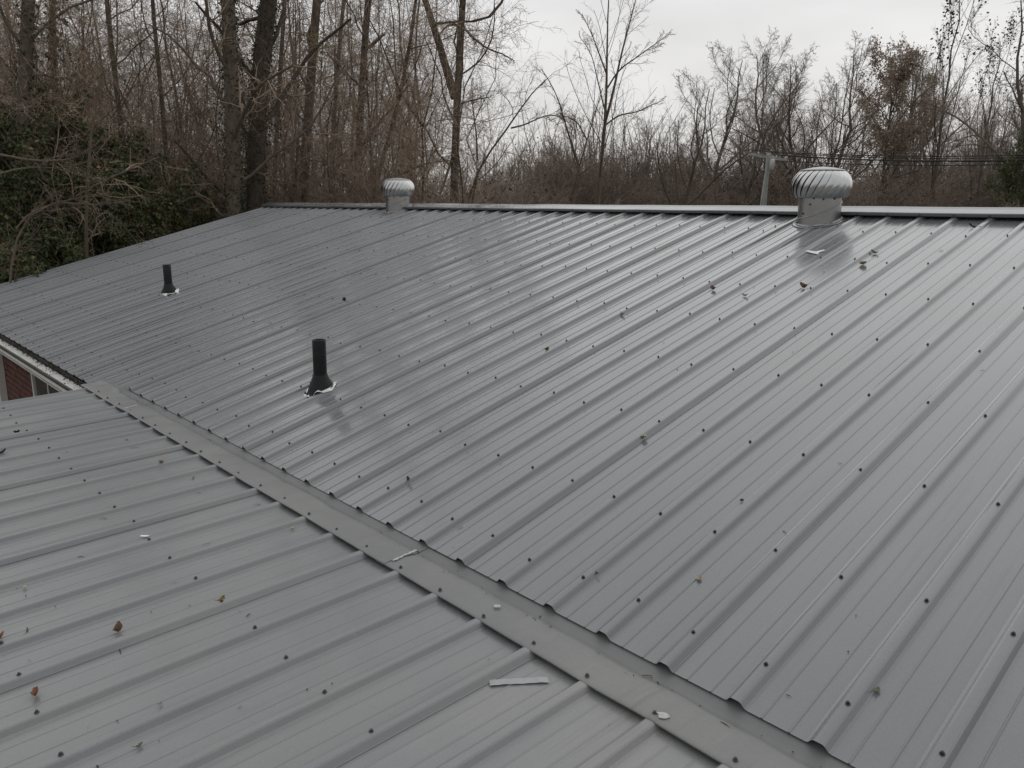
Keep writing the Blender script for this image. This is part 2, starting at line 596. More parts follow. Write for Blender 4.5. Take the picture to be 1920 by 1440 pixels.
EAVE_T = -0.125
me_long = sheet_mesh('roof_sheet_long', 0, 4, EAVE_T, L - 0.035, f_main, M['roof'])
me_short = sheet_mesh('roof_sheet', 0, 4, 0.0, L - 0.035, f_main, M['roof'])
for k in range(-13, 4):
    x0 = 4 * k * S
    if k == -13:
        me = sheet_mesh('roof_sheet_end', x0, 4, EAVE_T, L - 0.035, f_main, M['roof'], xmin=X_L)
    elif k == -6:
        me = sheet_mesh('roof_sheet_step', x0, 4, lambda x: EAVE_T if x < -4.66 else 0.0, L - 0.035, f_main, M['roof'])
    else:
        me = me_long if k < -6 else me_short
    dy = random.uniform(-0.004, 0.004)
    link('roof_sheet', me, (x0, dy * CA, dy * SA), house)

# far slope beyond the ridge, and the deck below the sheets
RY, RZ = L * CA, L * SA
mb = MB()
mb.add([(X_L, RY, RZ - 0.012), (X_R + S, RY, RZ - 0.012), (X_R + S, RY + 5.2 * CA, RZ - 5.2 * SA), (X_L, RY + 5.2 * CA, RZ - 5.2 * SA)], [(0, 1, 2, 3)])
link('back_slope', mb.mesh('back_slope', M['roof']), (0, 0, 0), house)
mb = MB()
dn = -0.055
P0 = f_main(np.array([0.0]), np.array([-0.06]), np.array([dn]))[0]
P1 = f_main(np.array([0.0]), np.array([L - 0.01]), np.array([dn]))[0]
xa, xb = X_L + 0.02, X_R + S
mb.add([(xa, P0[1], P0[2]), (xb, P0[1], P0[2]), (xb, P1[1], P1[2]), (xa, P1[1], P1[2])], [(0, 1, 2, 3)])
mb.add([(xa, P0[1], P0[2]), (xb, P0[1], P0[2]), (xb, P0[1], P0[2] - 0.12), (xa, P0[1], P0[2] - 0.12)], [(3, 2, 1, 0)])
mb.add([(xa, P1[1], P1[2] - 0.004), (xb, P1[1], P1[2] - 0.004), (xb, RY + 5.1 * CA, RZ - 0.07 - 5.1 * SA), (xa, RY + 5.1 * CA, RZ - 0.07 - 5.1 * SA)], [(0, 1, 2, 3)])
link('roof_deck', mb.mesh('roof_deck', M['deck']), (0, 0, 0), house)

# gable end wall at the left and the back wall (seen only from a step aside)
mb = MB()
gx_ = X_L + 0.25
mb.add([(gx_, 0.12, GZ), (gx_, RY + 4.6, GZ), (gx_, RY + 4.6, -0.1), (gx_, RY, RZ - 0.12), (gx_, 0.12, -0.12)], [(0, 4, 3, 2, 1)])
mb.add([(gx_, RY + 4.6, GZ), (X_R, RY + 4.6, GZ), (X_R, RY + 4.6, -0.1), (gx_, RY + 4.6, -0.1)], [(0, 1, 2, 3)])
link('gable_wall', mb.mesh('gable_wall', M['brick']), (0, 0, 0), house)

# ridge cap in lengths, each lapping the next
cap_x = [X_L + 0.03, -9.35, -6.35, -3.30, -0.35, 2.62, X_R + S]
wing, lift = 0.125, 0.030


def cap_profile(off):
    up = off
    f = [f_main(np.array([0.0]), np.array([L - q]), np.array([n + up]))[0] for q, n in
         ((wing - 0.006, 0.0035), (wing, 0.004), (wing + 0.003, 0.010), (wing + 0.001, lift - 0.004), (wing - 0.005, lift), (0.03, lift + 0.004))]
    top = [np.array([0, RY, RZ + lift + 0.010 + up])]
    bk = [np.array([0, 2 * RY - p[1], p[2]]) for p in f[::-1]]
    return np.array(f + top + bk)


for i in range(len(cap_x) - 1):
    pr = cap_profile(0.0016 * (i % 2))
    x1, x2 = cap_x[i] - 0.05, cap_x[i + 1] + 0.05
    if i == 0:
        x1 = cap_x[0]
    xs = np.linspace(x1, x2, 14)
    jit = 0.0012 * np.sin(xs * 5.3 + i) + rng.normal(0, 0.0004, 14)
    V = np.array([pr + np.array([x, 0, j]) for x, j in zip(xs, jit)])
    n, mm = V.shape[:2]
    idx = np.arange(n * mm).reshape(n, mm)
    Q = np.stack([idx[:-1, :-1], idx[1:, :-1], idx[1:, 1:], idx[:-1, 1:]], -1).reshape(-1, 4)
    o = link('ridge_cap', fast_mesh('ridge_cap', V.reshape(-1, 3), Q, M['cap'], False), (0, 0, 0), house)

# low roof in front of the step
def low_len(x):
    return -4.4


KL = list(range(-6, 5))
me_low = sheet_mesh('porch_sheet', 0, 4, -4.4, 0.085, f_low, M['low_roof'])
for k in KL:
    x0 = PH + 4 * k * S - 2 * S
    if x0 < XLOW_L - 4 * S or x0 > 4.4:
        continue
    if x0 < XLOW_L:
        me = sheet_mesh('porch_sheet_end', x0, 4, -4.4, 0.085, f_low, M['low_roof'], xmin=XLOW_L)
    else:
        me = me_low
    link('porch_roof_sheet', me, (x0, random.uniform(-0.004, 0.004), 0), house)
mb = MB()
za = Z0 - 0.075
mb.add([(XLOW_L + 0.03, 0.02, za), (4.6, 0.02, za), (4.6, -4.5, za - 0.15), (XLOW_L + 0.03, -4.5, za - 0.15)], [(3, 2, 1, 0)])
mb.box(((XLOW_L + 0.06 + 4.6) / 2, 0.05, za - 0.06), (4.6 - XLOW_L - 0.06, 0.03, 0.12))
link('porch_deck', mb.mesh('porch_deck', M['deck']), (0, 0, 0), house)
mb = MB()
rk = f_low(np.array([XLOW_L] * 2), np.array([0.07, -4.4]), np.array([-0.021, -0.021]))
mb.add([rk[0], rk[1], rk[1] + np.array([0, 0, -0.11]), rk[0] + np.array([0, 0, -0.11]),
        rk[0] + np.array([0.022, 0, 0]), rk[1] + np.array([0.022, 0, 0]), rk[1] + np.array([0.022, 0, -0.11]), rk[0] + np.array([0.022, 0, -0.11])],
       [(0, 1, 2, 3), (7, 6, 5, 4), (0, 4, 5, 1), (1, 5, 6, 2), (2, 6, 7, 3), (3, 7, 4, 0)])
link('porch_rake_board', mb.mesh('porch_rake_board', M['white_trim']), (0, 0, 0), house)
for px, py in ((XLOW_L + 0.15, -4.3), (-0.5, -4.3), (4.3, -4.3), (XLOW_L + 0.15, -2.2)):
    mb = MB()
    mb.box((0, 0, 1.2), (0.10, 0.10, 2.4))
    link('porch_post', mb.mesh('porch_post', M['white_trim']), (px, py, GZ), house)

# step flashing between the two roofs
FL_X = [-5.03, -4.05, -1.14, 1.85, X_R + S]


def flashing_mesh(i):
    x1, x2 = FL_X[i] - (0.03 if i else 0), FL_X[i + 1] + 0.03
    nxs = int((x2 - x1) / 0.03) + 2
    xs = np.linspace(x1, x2, nxs)
    prof = np.array([(0.075, -0.0045), (0.04, -0.0135), (0.0, -0.0255), (-0.035, -0.0315), (-0.055, -0.0325), (-0.078, -0.0275),
                     (-0.11, -0.0235), (-0.15, -0.0235), (-0.186, -0.0255), (-0.196, -0.0275), (-0.1985, -0.0295), (-0.1980, -0.0335), (-0.194, -0.0345)])
    V = []
    up = 0.0020 * (i % 2)
    for x in xs:
        bx = 0.006 * math.sin(x * 2.1 + 0.5) + 0.005 * math.sin(x * 5.7)
        p = prof.copy()
        p[3:7, 0] += bx
        # shallow dents, stronger near the far end
        dn = 0.0030 * math.sin(x * 9.0 + 2 * math.sin(x * 3.1)) + 0.0016 * math.sin(x * 23.0)
        if x < -2.6:
            dn += 0.0045 * math.sin(x * 7.5 + 0.6) * min(1, (-2.6 - x))
        w = np.array([0, 0, 0, .3, .7, 1, 1, .8, .35, .15, .1, .1, .1])
        p[:, 1] += dn * w + up
        if x < -4.63:
            p[:4, 0] = (-0.028, -0.032, -0.036, -0.048)
            q = p[:, 0] > -0.125
            p[q, 1] = np.maximum(p[q, 1], p[q, 0] * TA + 0.0035) if False else np.where(p[q, 0] > -0.11, p[q, 0] * TA + 0.0035, np.maximum(p[q, 1], p[q, 0] * TA + 0.0035))
        p[9:, 0] += 0.0018 * math.sin(x * 6.1) + 0.001 * math.sin(x * 17)
        V.append(np.column_stack([np.full(len(p), x), p]))
    V = np.array(V)
    n, mm = V.shape[:2]
    idx = np.arange(n * mm).reshape(n, mm)
    Q = np.stack([idx[:-1, :-1], idx[:-1, 1:], idx[1:, 1:], idx[1:, :-1]], -1).reshape(-1, 4)
    return fast_mesh('step_flashing', V.reshape(-1, 3), Q, M['flashing'], True)


flash = [link('step_flashing', flashing_mesh(i), (0, 0, 0), house) for i in range(len(FL_X) - 1)]


def smear(x0, y0, x1, y1, w, zf, seed):
    """A thin uneven bead of sealant along a line on the flashing."""
    r = np.random.default_rng(seed)
    mb = MB()
    n = 16
    tt = np.linspace(0, 1, n)
    cx, cy = x0 + (x1 - x0) * tt, y0 + (y1 - y0) * tt
    ww = w * (0.35 + 0.65 * r.random(n))
    off = r.normal(0, w * 0.25, n)
    V = []
    for i in range(n):
        for q, h in ((-1, 0.0004), (-0.5, 0.0022), (0.5, 0.0022), (1, 0.0004)):
            x = cx[i] + off[i] + q * ww[i]
            V.append((x, cy[i], zf(cy[i]) + h))
    mb.add(V, [(i * 4 + j, i * 4 + j + 1, i * 4 + 5 + j, i * 4 + 4 + j) for i in range(n - 1) for j in range(3)])
    return mb.mesh('sealant_smear', M['sealant'], True)


zfl = lambda y: -0.0205 if y < -0.09 else (-0.0205 + (y + 0.09) * -0.05)
link('sealant_smear', smear(-1.10, -0.17, -1.12, -0.05, 0.008, zfl, 3), (0, 0, 0), flash[2])
link('sealant_smear', smear(-4.08, -0.19, -4.12, -0.10, 0.008, zfl, 4), (0, 0, 0), flash[0])

# roof screws
mb = MB()
mb.lathe([(0.0072, 0.0), (0.0074, 0.0016), (0.0060, 0.0026), (0.0046, 0.0028)], 10)
mb.lathe([(0.0046, 0.0026), (0.0047, 0.0074), (0.0040, 0.0088), (0.0, 0.0092)], 6)
me_screw = mb.mesh('roof_screw', M['screw'])
rows_t = [0.1545, 0.6055, 1.2037, 1.7974, 2.3930, 2.9907, 3.5789, 4.1945]
scr = []
for i in range(-51, 15):
    for t_ in rows_t + ([-0.06] if i < -22 else []):
        jx, jt = random.gauss(0, 0.0035), random.gauss(0, 0.012)
        p = f_main(np.array([i * S + jx]), np.array([t_ + jt]), np.array([0.0006]))[0]
        if abs(i + 8) < 1.5 and 4.0 < t_ < 4.8:
            continue
        scr.append((p, A))
    p = f_main(np.array([i * S]), np.array([L - wing - 0.0025]), np.array([lift * 0.55]))[0]
    scr.append((p, A + 1.15))
for j in range(-18, 22):
    x = PH - j * S
    for y in (-0.745, -1.348, -1.95, -2.55, -3.15, -3.75):
        yy = y + random.gauss(0, 0.006)
        z = Z0 + (yy - Y0) * TB + 0.0006
        scr.append((np.array([x + random.gauss(0, 0.003), yy, z]), B))
    if x > XLOW_L + 0.05:
        scr.append((np.array([x + random.gauss(0, 0.006), -0.172 + random.gauss(0, 0.004), -0.0235]), B))
# extra screws round the turbine flashings
for x, t_ in ((-2.13, 4.33), (-2.16, 4.20), (-1.62, 4.67), (-1.60, 4.56), (-1.86, 4.22), (-1.66, 4.40), (-7.45, 4.60), (-7.43, 4.52)):
    scr.append((f_main(np.array([x]), np.array([t_]), np.array([-RIB + 0.0035]))[0], A))


def seen(p):
    x, y, z = project(p)
    return z > 0.2 and -30 < x < 1950 and -30 < y < 1470


me_screw_low = me_screw.copy()
M['screw_low'] = simple('dusty_screw_paint', (0.055, 0.055, 0.054), 0.6, 0.0, 0.3, 60)
me_screw_low.materials.clear()
me_screw_low.materials.append(M['screw_low'])
vis = sorted([s_ for s_ in scr if seen(s_[0])], key=lambda s_: project(s_[0])[2])
for p, a in vis[:298]:
    low_ = p[1] < -0.15
    link('roof_screw', me_screw_low if low_ else me_screw, p, house, (a + random.gauss(0, 0.05), random.gauss(0, 0.05), random.random()), (0.92, 0.92, 0.85) if low_ else (0.9, 0.9, 0.9))
rest = vis[298:]
sv = np.array([v.co for v in me_screw.vertices])
sf = [tuple(pl.vertices) for pl in me_screw.polygons]
mb = MB()
for p, a in rest:
    R_ = np.array(Euler((a, 0, random.random())).to_matrix())
    mb.add(sv @ R_.T + p, sf)
o = link('small_screws', mb.mesh('small_screws', M['screw']), (0, 0, 0), house)
o['kind'] = 'stuff'

# eave gutter along the left part
GX0, GX1 = X_L, XLOW_L + 0.12
mb = MB()
prof = [(-0.120, -0.1055), (-0.13, -0.107), (-0.16, -0.108), (-0.205, -0.109), (-0.213, -0.107), (-0.216, -0.098)]
xs = np.linspace(GX0, GX1, 40)
V = np.array([[(x, y, z + 0.0015 * math.sin(x * 4)) for y, z in prof] for x in xs])
n, mm = V.shape[:2]
idx = np.arange(n * mm).reshape(n, mm)
Q = np.stack([idx[:-1, :-1], idx[:-1, 1:], idx[1:, 1:], idx[1:, :-1]], -1).reshape(-1, 4)
gut = link('gutter', fast_mesh('gutter', V.reshape(-1, 3), Q, M['gutter'], False), (0, 0, 0), house)
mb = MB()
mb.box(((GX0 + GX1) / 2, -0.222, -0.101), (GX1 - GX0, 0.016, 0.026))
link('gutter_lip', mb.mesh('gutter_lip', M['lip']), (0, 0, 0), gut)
mb = MB()
mb.box(((GX0 + GX1) / 2, -0.223, -0.129), (GX1 - GX0, 0.014, 0.028))
link('gutter_face', mb.mesh('gutter_face', M['white_trim']), (0, 0, 0), gut)
mb = MB()
mb.add([(GX0, -0.118, -0.062), (GX1, -0.118, -0.062), (GX1, -0.122, -0.106), (GX0, -0.122, -0.106)], [(0, 1, 2, 3)])  # dark strip closing the back of the trough below the roof edge
r_ = np.random.default_rng(11)
for q in range(1500):                     # leaf crumbs caught along the roof edge and on the trough floor
    edge = q < 1420
    x = r_.uniform(GX0, GX1)
    y = -0.118 - 0.035 * r_.random() ** 2.5 if edge else r_.uniform(-0.20, -0.12)
    z = -0.056 - r_.random() ** 0.6 * 0.048 if edge else -0.106
    s_ = r_.uniform(0.003, 0.010)
    R_ = np.array(Euler(tuple(r_.uniform(0, 6, 3))).to_matrix())
    mb.add((np.array([(-1, -.5, 0), (1, -.4, .2), (.8, .5, 0), (-.8, .4, .3)]) * s_) @ R_.T + np.array([x, y, z]), [(0, 1, 2, 3)])
o = link('litter_and_back_strip', mb.mesh('litter_and_back_strip', M['concrete']), (0, 0, 0), gut)
o['kind'] = 'stuff'

# front wall below the eave: brick pier between two windows
WY = 0.10
mb = MB()
mb.box(((X_L + 0.3 + X_R) / 2, WY + 0.11, (GZ - 0.16) / 2), (X_R - X_L - 0.3, 0.20, -GZ - 0.16))
wall = link('front_wall', mb.mesh('front_wall', M['mortar']), (0, 0, 0), house)
mb = MB()
mb.box((0, 0, 0), (0.194, 0.016, 0.052))
me_brick = mb.mesh('brick', M['brick'])
mb = MB()
mb.box((0, 0, 0), (0.093, 0.016, 0.052))
me_half = mb.mesh('half_brick', M['brick'])
bx0, bx1 = -9.50, -8.02
row = 0
z = -0.20
while z > -1.32:
    x = bx0 + (0.103 if row % 2 else 0.0)
    if row % 2:
        link('brick', me_half, (bx0 + 0.047, WY + random.uniform(-0.002, 0.003), z), wall)
    while x + 0.196 <= bx1:
        link('brick', me_brick, (x + 0.098, WY + random.uniform(-0.002, 0.003), z + random.uniform(-0.001, 0.001)), wall)
        x += 0.206
    z -= 0.068
    row += 1
# soffit
mb = MB()
mb.box(((X_L + GX1) / 2, 0.0, -0.172), (GX1 - X_L, 0.43, 0.012))
link('soffit', mb.mesh('soffit', M['white_trim']), (0, 0, 0), house)


def window(x0, x1, mull):
    z0_, z1_ = -1.55, -0.21
    w = link('window', None, (x0, WY, z0_), house)
    mb = MB()
    for xx in (x0 + 0.03, x1 - 0.03):
        mb.box((xx - x0, -0.02, (z1_ - z0_) / 2), (0.06, 0.04, z1_ - z0_))
    mb.box(((x1 - x0) / 2, -0.035, z1_ - z0_ - 0.03), (x1 - x0 - 0.12, 0.066, 0.06))
    mb.box(((x1 - x0) / 2, -0.035, 0.03), (x1 - x0 - 0.12, 0.066, 0.06))
    for mxx in mull:
        mb.box((mxx - x0, -0.012, (z1_ - z0_) / 2), (0.03, 0.018, z1_ - z0_ - 0.12))
    link('frame', mb.mesh('window_frame', M['white_trim']), (x0, WY, z0_), w)
    mb = MB()
    mb.box(((x1 - x0) / 2, -0.008, (z1_ - z0_) / 2), (x1 - x0 - 0.12, 0.012, z1_ - z0_ - 0.12))
    link('pane', mb.mesh('window_pane', M['glass']), (x0, WY, z0_), w)


window(-7.98, -5.9, (-7.40, -6.6))
window(-11.3, -10.05, (-10.7,))
mb = MB()
mb.box((0, 0, 1.25), (0.36, 0.07, 2.5))
link('corner_board', mb.mesh('corner_board', M['white_trim']), (-9.72, WY - 0.04, GZ), house)

# ---------------------------------------------------------------- turbine vents
NV = 24
RG = 0.222


def globe_r(s):                      # s in 0..1 from the bottom ring to the top ring
    ph = math.radians(-52 + 112 * s)
    return RG * (0.42 + 0.58 * math.cos(ph * 0.98)), 0.106 * math.sin(ph) / math.sin(math.radians(60))


def vane_mesh():
    V, Fc = [], []
    ns, nc = 14, 4
    span = 2 * PI / NV * 1.45
    for i in range(ns + 1):
        s = i / ns
        r, z = globe_r(s)
        tw = 0.55 * (s - 0.5) * -1
        for j in range(nc + 1):
            q = j / nc
            a = tw + q * span
            rr = r - 0.021 * (q ** 1.3) * (0.35 + 0.65 * math.sin(PI * min(1, max(0, s * 0.9 + 0.05)))) + 0.005 * math.sin(PI * q)
            V.append((rr * math.cos(a), -rr * math.sin(a), z))
    for i in range(ns):
        for j in range(nc):
            a = i * (nc + 1) + j
            Fc.append((a, a + 1, a + nc + 2, a + nc + 1))
    mb = MB()
    mb.add(V, Fc)
    return mb.mesh('vane', M['alu'], True)


me_vane = vane_mesh()


def make_vent(x, t_, label, turn):
    base = f_main(np.array([x]), np.array([t_]), np.array([-RIB]))[0]
    root = link('turbine_vent', None, base)
    tag(root, label, 'roof vent', 'turbine vents near the ridge')
    RB = 0.160
    hb = 0.188                       # top of the collar above the base centre

    def drape(vv, r_in):
        return vv
    # lower elbow: cut by the roof below and by the slanted seam above
    seg = 40
    aa = np.linspace(0, 2 * PI, seg, endpoint=False)
    e1 = CR / np.linalg.norm(CR[:2]); e1 = np.array([e1[0], e1[1], 0])
    seam = lambda vx, vy: 0.088 + 0.42 * (vx * e1[0] + vy * e1[1])
    V = []
    for a in aa:
        cx, cy = RB * math.cos(a), RB * math.sin(a)
        V.append([(cx, cy, cy * TA + 0.002), (cx, cy, seam(cx, cy))])
    V = np.array(V)
    mb = MB()
    mb.add(V.reshape(-1, 3), [(2 * i, (2 * i + 2) % (2 * seg), (2 * i + 3) % (2 * seg), 2 * i + 1) for i in range(seg)])
    link('lower_elbow', mb.mesh('lower_elbow', M['galv'], True), base, root)
    mb = MB()
    mb.add(np.array([[(RB * .985 * math.cos(a), RB * .985 * math.sin(a), seam(RB * math.cos(a), RB * math.sin(a)) - 0.004),
                      (RB * .985 * math.cos(a), RB * .985 * math.sin(a), hb)] for a in aa]).reshape(-1, 3),
           [(2 * i, (2 * i + 2) % (2 * seg), (2 * i + 3) % (2 * seg), 2 * i + 1) for i in range(seg)])
    link('upper_elbow', mb.mesh('upper_elbow', M['galv'], True), base, root)
    mb = MB()
    ring = np.array([(RB * math.cos(a), RB * math.sin(a), seam(RB * math.cos(a), RB * math.sin(a))) for a in np.append(aa, 0)])
    mb.tube(ring, 0.0045, 6, False)
    link('seam_bead', mb.mesh('seam_bead', M['galv'], True), base, root)
    # flange on the roof, rim of sealant
    mb = MB()
    V = []
    for k, (r, h) in enumerate(((RB, 0.016), (RB + 0.012, 0.006), (RB + 0.024, 0.005), (RB + 0.034, 0.0035), (RB + 0.034, 0.0005))):
        for a in aa:
            cx, cy = r * math.cos(a), r * math.sin(a)
            V.append((cx, cy, cy * TA + h + 0.0025))
    mb.add(V, [(i * seg + j, i * seg + (j + 1) % seg, (i + 1) * seg + (j + 1) % seg, (i + 1) * seg + j) for i in range(4) for j in range(seg)])
    link('flange', mb.mesh('flange', M['roof'], True), base, root)
    mb = MB()
    r2 = np.random.default_rng(int(turn * 100))
    wob = 0.010 * np.sin(aa * 5 + 1) + r2.normal(0, 0.003, seg)
    ring = np.array([((RB + 0.008 + 0.5 * w) * math.cos(a), (RB + 0.008 + 0.5 * w) * math.sin(a), (RB + 0.008) * math.sin(a) * TA + 0.012 + 0.3 * w) for a, w in zip(aa, wob)])
    ring = np.vstack([ring, ring[:1]])
    rad = np.clip(0.0055 + r2.normal(0, 0.0018, seg), 0.003, 0.01)
    rad = np.append(rad, rad[0])
    mb.tube(ring, rad, 6, False)
    link('sealant_bead', mb.mesh('sealant_bead', M['sealant'], True), base, root)
    # small fixings on the collar
    for a, zz in ((-0.95, 0.168), (-1.9, 0.06), (-1.55, 0.13), (-1.4, 0.174), (-2.35, -0.01), (-0.4, 0.172)):
        R_ = Matrix.Rotation(a, 4, 'Z') @ Matrix.Rotation(PI / 2, 4, 'Y')
        link('fixing', me_screw, base + np.array([RB * math.cos(a), RB * math.sin(a), zz]), root, R_.to_euler())
    # bottom ring, globe, top plate
    zg = hb + 0.088
    mb = MB()
    mb.lathe([(0.150, hb - 0.006), (0.172, hb - 0.005), (0.176, hb + 0.001), (0.170, hb + 0.006), (0.150, hb + 0.006)], 48)
    link('bottom_ring', mb.mesh('bottom_ring', M['galv'], True), base, root)
    for k in range(NV):
        link('vane', me_vane, base + np.array([0, 0, zg]), root, (0, 0, turn + 2 * PI * k / NV))
    rt, zt = globe_r(1.0)
    mb = MB()
    mb.lathe([(rt + 0.006, zt - 0.004), (rt + 0.010, zt), (rt + 0.004, zt + 0.006), (rt * 0.8, zt + 0.014), (rt * 0.5, zt + 0.024), (0.02, zt + 0.030), (0.0, zt + 0.030)], 40)
    link('top_plate', mb.mesh('top_plate', M['galv'], True), base + np.array([0, 0, zg]), root)
    mb = MB()
    mb.lathe([(0.085, -0.09), (0.085, 0.08)], 24)
    link('inner_core', mb.mesh('inner_core', M['deck'], True), base + np.array([0, 0, zg]), root)
    return root


make_vent(-1.862, 4.50, 'large silver turbine roof vent nearer the camera, right of the utility pole', 0.1)
make_vent(-7.75, 4.62, 'silver turbine roof vent farther off by the ridge, left of the forked tree', 0.33)


# ---------------------------------------------------------------- plumbing pipes
def make_pipe(x, t_, h, label, seed, lean):
    base = f_main(np.array([x]), np.array([t_]), np.array([-RIB]))[0]
    root = link('vent_pipe', None, base)
    tag(root, label, 'vent pipe', 'black plumbing pipes through the roof')
    RP = 0.0405
    top = np.array([lean[0], lean[1], h])
    mb = MB()
    n = 10
    pts = [top * s for s in np.linspace(0.05, 1, n)]
    seg = 28
    aa = np.linspace(0, 2 * PI, seg, endpoint=False)
    V, Fc = [], []
    rings = [(0.06, RP), (0.5, RP), (0.985, RP), (1.0, RP - 0.0015), (1.0, RP - 0.0065), (0.75, RP - 0.0075)]
    for s, r in rings:
        for a in aa:
            V.append((top[0] * s + r * math.cos(a), top[1] * s + r * math.sin(a), h * s))
    for i in range(len(rings) - 1):
        for j in range(seg):
            Fc.append((i * seg + j, i * seg + (j + 1) % seg, (i + 1) * seg + (j + 1) % seg, (i + 1) * seg + j))
    Fc.append(tuple((len(rings) - 1) * seg + j for j in range(seg)))
    mb.add(V, Fc)
    link('pipe', mb.mesh('pipe', M['pvc'], True), base, root)
    # rubber boot with stepped cone, following the roof slope at its foot
    mb = MB()
    V = []
    prof = [(0.086, 0.004), (0.085, 0.009), (0.077, 0.011), (0.077, 0.024), (0.072, 0.030), (0.0715, 0.042), (0.063, 0.047), (0.0625, 0.060), (0.053, 0.066), (0.0525, 0.078), (0.0465, 0.083), (0.046, 0.100), (0.0410, 0.103)]
    for r, zz in prof:
        wgt = max(0.0, 1 - zz / 0.10)
        for a in aa:
            wob = 1 + 0.02 * math.sin(a * 7 + seed) * wgt
            cx, cy = r * wob * math.cos(a), r * wob * math.sin(a)
            V.append((cx, cy, cy * TA * wgt + zz))
    mb.add(V, [(i * seg + j, i * seg + (j + 1) % seg, (i + 1) * seg + (j + 1) % seg, (i + 1) * seg + j) for i in range(len(prof) - 1) for j in range(seg)])
    link('rubber_boot', mb.mesh('rubber_boot', M['rubber'], True), base, root)
    # bendable aluminium ring, scalloped and riding over the nearest rib
    r2 = np.random.default_rng(seed)
    seg2 = 64
    mb = MB()
    V = []
    def rib_h(xw):
        dx = abs((xw + S / 2) % S - S / 2)
        return RIB * np.clip((0.032 - dx) / 0.018, 0, 1)
    for r, hh in ((0.074, 0.008), (0.084, 0.009), (0.092, 0.0075), (0.098, 0.006), (0.099, 0.002)):
        for j in range(seg2):
            a = 2 * PI * j / seg2
            rr = r * (1 + 0.035 * math.sin(a * 3 + seed) + 0.012 * math.sin(a * 11))
            cx, cy = rr * math.cos(a), rr * math.sin(a)
            lift_ = 0.004 * math.sin(a * 9 + seed) * (r > 0.08) + 0.009 * max(0, math.sin(a * 3 + seed * 1.7)) * (r > 0.08)
            V.append((cx, cy, cy * TA + hh + lift_ + rib_h(base[0] + cx) / CA))
    mb.add(V, [(i * seg2 + j, i * seg2 + (j + 1) % seg2, (i + 1) * seg2 + (j + 1) % seg2, (i + 1) * seg2 + j) for i in range(4) for j in range(seg2)])
    link('metal_ring', mb.mesh('metal_ring', M['alu_flange'], True), base, root)
    for a in np.linspace(0.3, 2 * PI + 0.3, 9)[:-1]:
        cx, cy = 0.092 * math.cos(a), 0.092 * math.sin(a)
        link('fixing', me_screw, base + np.array([cx, cy, cy * TA + 0.011 + rib_h(base[0] + cx)]), root, (A, 0, a))
    return root


make_pipe(-3.05, 0.655, 0.315, 'black vent pipe nearer the step flashing with a bright crumpled metal collar', 2, (0.006, 0.0))
make_pipe(-7.36, 1.335, 0.300, 'black vent pipe farther up the roof towards the left wood', 5, (-0.004, 0.0))


# ---------------------------------------------------------------- utility pole and wires
PD = 46.0
pt_ = at(1441.5, 283, PD)
pb_ = at(1433.0, 383, PD)
pdir = (pt_ - pb_) / (pt_[2] - pb_[2])
foot = pb_ + pdir * (GZ - 0.3 - pb_[2])
root = link('utility_pole', None, foot)
tag(root, 'grey leaning utility pole with a wooden crossarm beyond the ridge', 'utility pole')
mb = MB()
pts = [foot + (pt_ - foot) * s for s in np.linspace(0, 1, 6)]
mb.tube(np.array(pts) - foot, np.linspace(0.15, 0.105, 6), 12)
link('pole', mb.mesh('pole', M['pole'], True), foot, root)
a1, a2 = at(1404, 288, PD - 0.55), at(1475, 301, PD - 0.1)
mid = (a1 + a2) / 2
ax = (a2 - a1) / np.linalg.norm(a2 - a1)
up = np.array([0, 0, 1.0]) - ax * ax[2]
up /= np.linalg.norm(up)
R_ = np.column_stack([ax, np.cross(up, ax), up])
mb = MB()
mb.box((0, 0, 0), (np.linalg.norm(a2 - a1), 0.11, 0.16), R_)
M['arm'] = simple('pale_crossarm', (0.42, 0.43, 0.41), 0.85, 0.0, 0.15, 5)
link('crossarm', mb.mesh('crossarm', M['arm']), mid, root)
ins = []
for s in (-0.92, -0.5, 0.45, 0.92):
    q = mid + ax * s * np.linalg.norm(a2 - a1) / 2 + up * 0.065
    mb = MB()
    mb.lathe([(0.02, 0), (0.045, 0.03), (0.05, 0.07), (0.03, 0.11), (0.0, 0.13)], 10)
    link('insulator', mb.mesh('insulator', M['porcelain'], True), q, root)
    ins.append(q + np.array([0, 0, 0.13]))
mb = MB()
q = at(1448, 308, PD - 0.3)
mb.lathe([(0.0, -0.32), (0.13, -0.31), (0.14, 0.2), (0.12, 0.24), (0.04, 0.26), (0.0, 0.36)], 16)
link('cutout_can', mb.mesh('cutout_can', M['porcelain'], True), q, root)


def wire(p, q, sag, r, label, group=None):
    n = 28
    tt = np.linspace(0, 1, n)
    pts = np.array([p + (q - p) * s for s in tt])
    pts[:, 2] -= sag * 4 * tt * (1 - tt)
    o = np.array(p)
    mb = MB()
    mb.tube(pts - o, r, 5, False)
    w = link('power_line', mb.mesh('power_line', M['wire'], True), o)
    tag(w, label, 'power line', group)


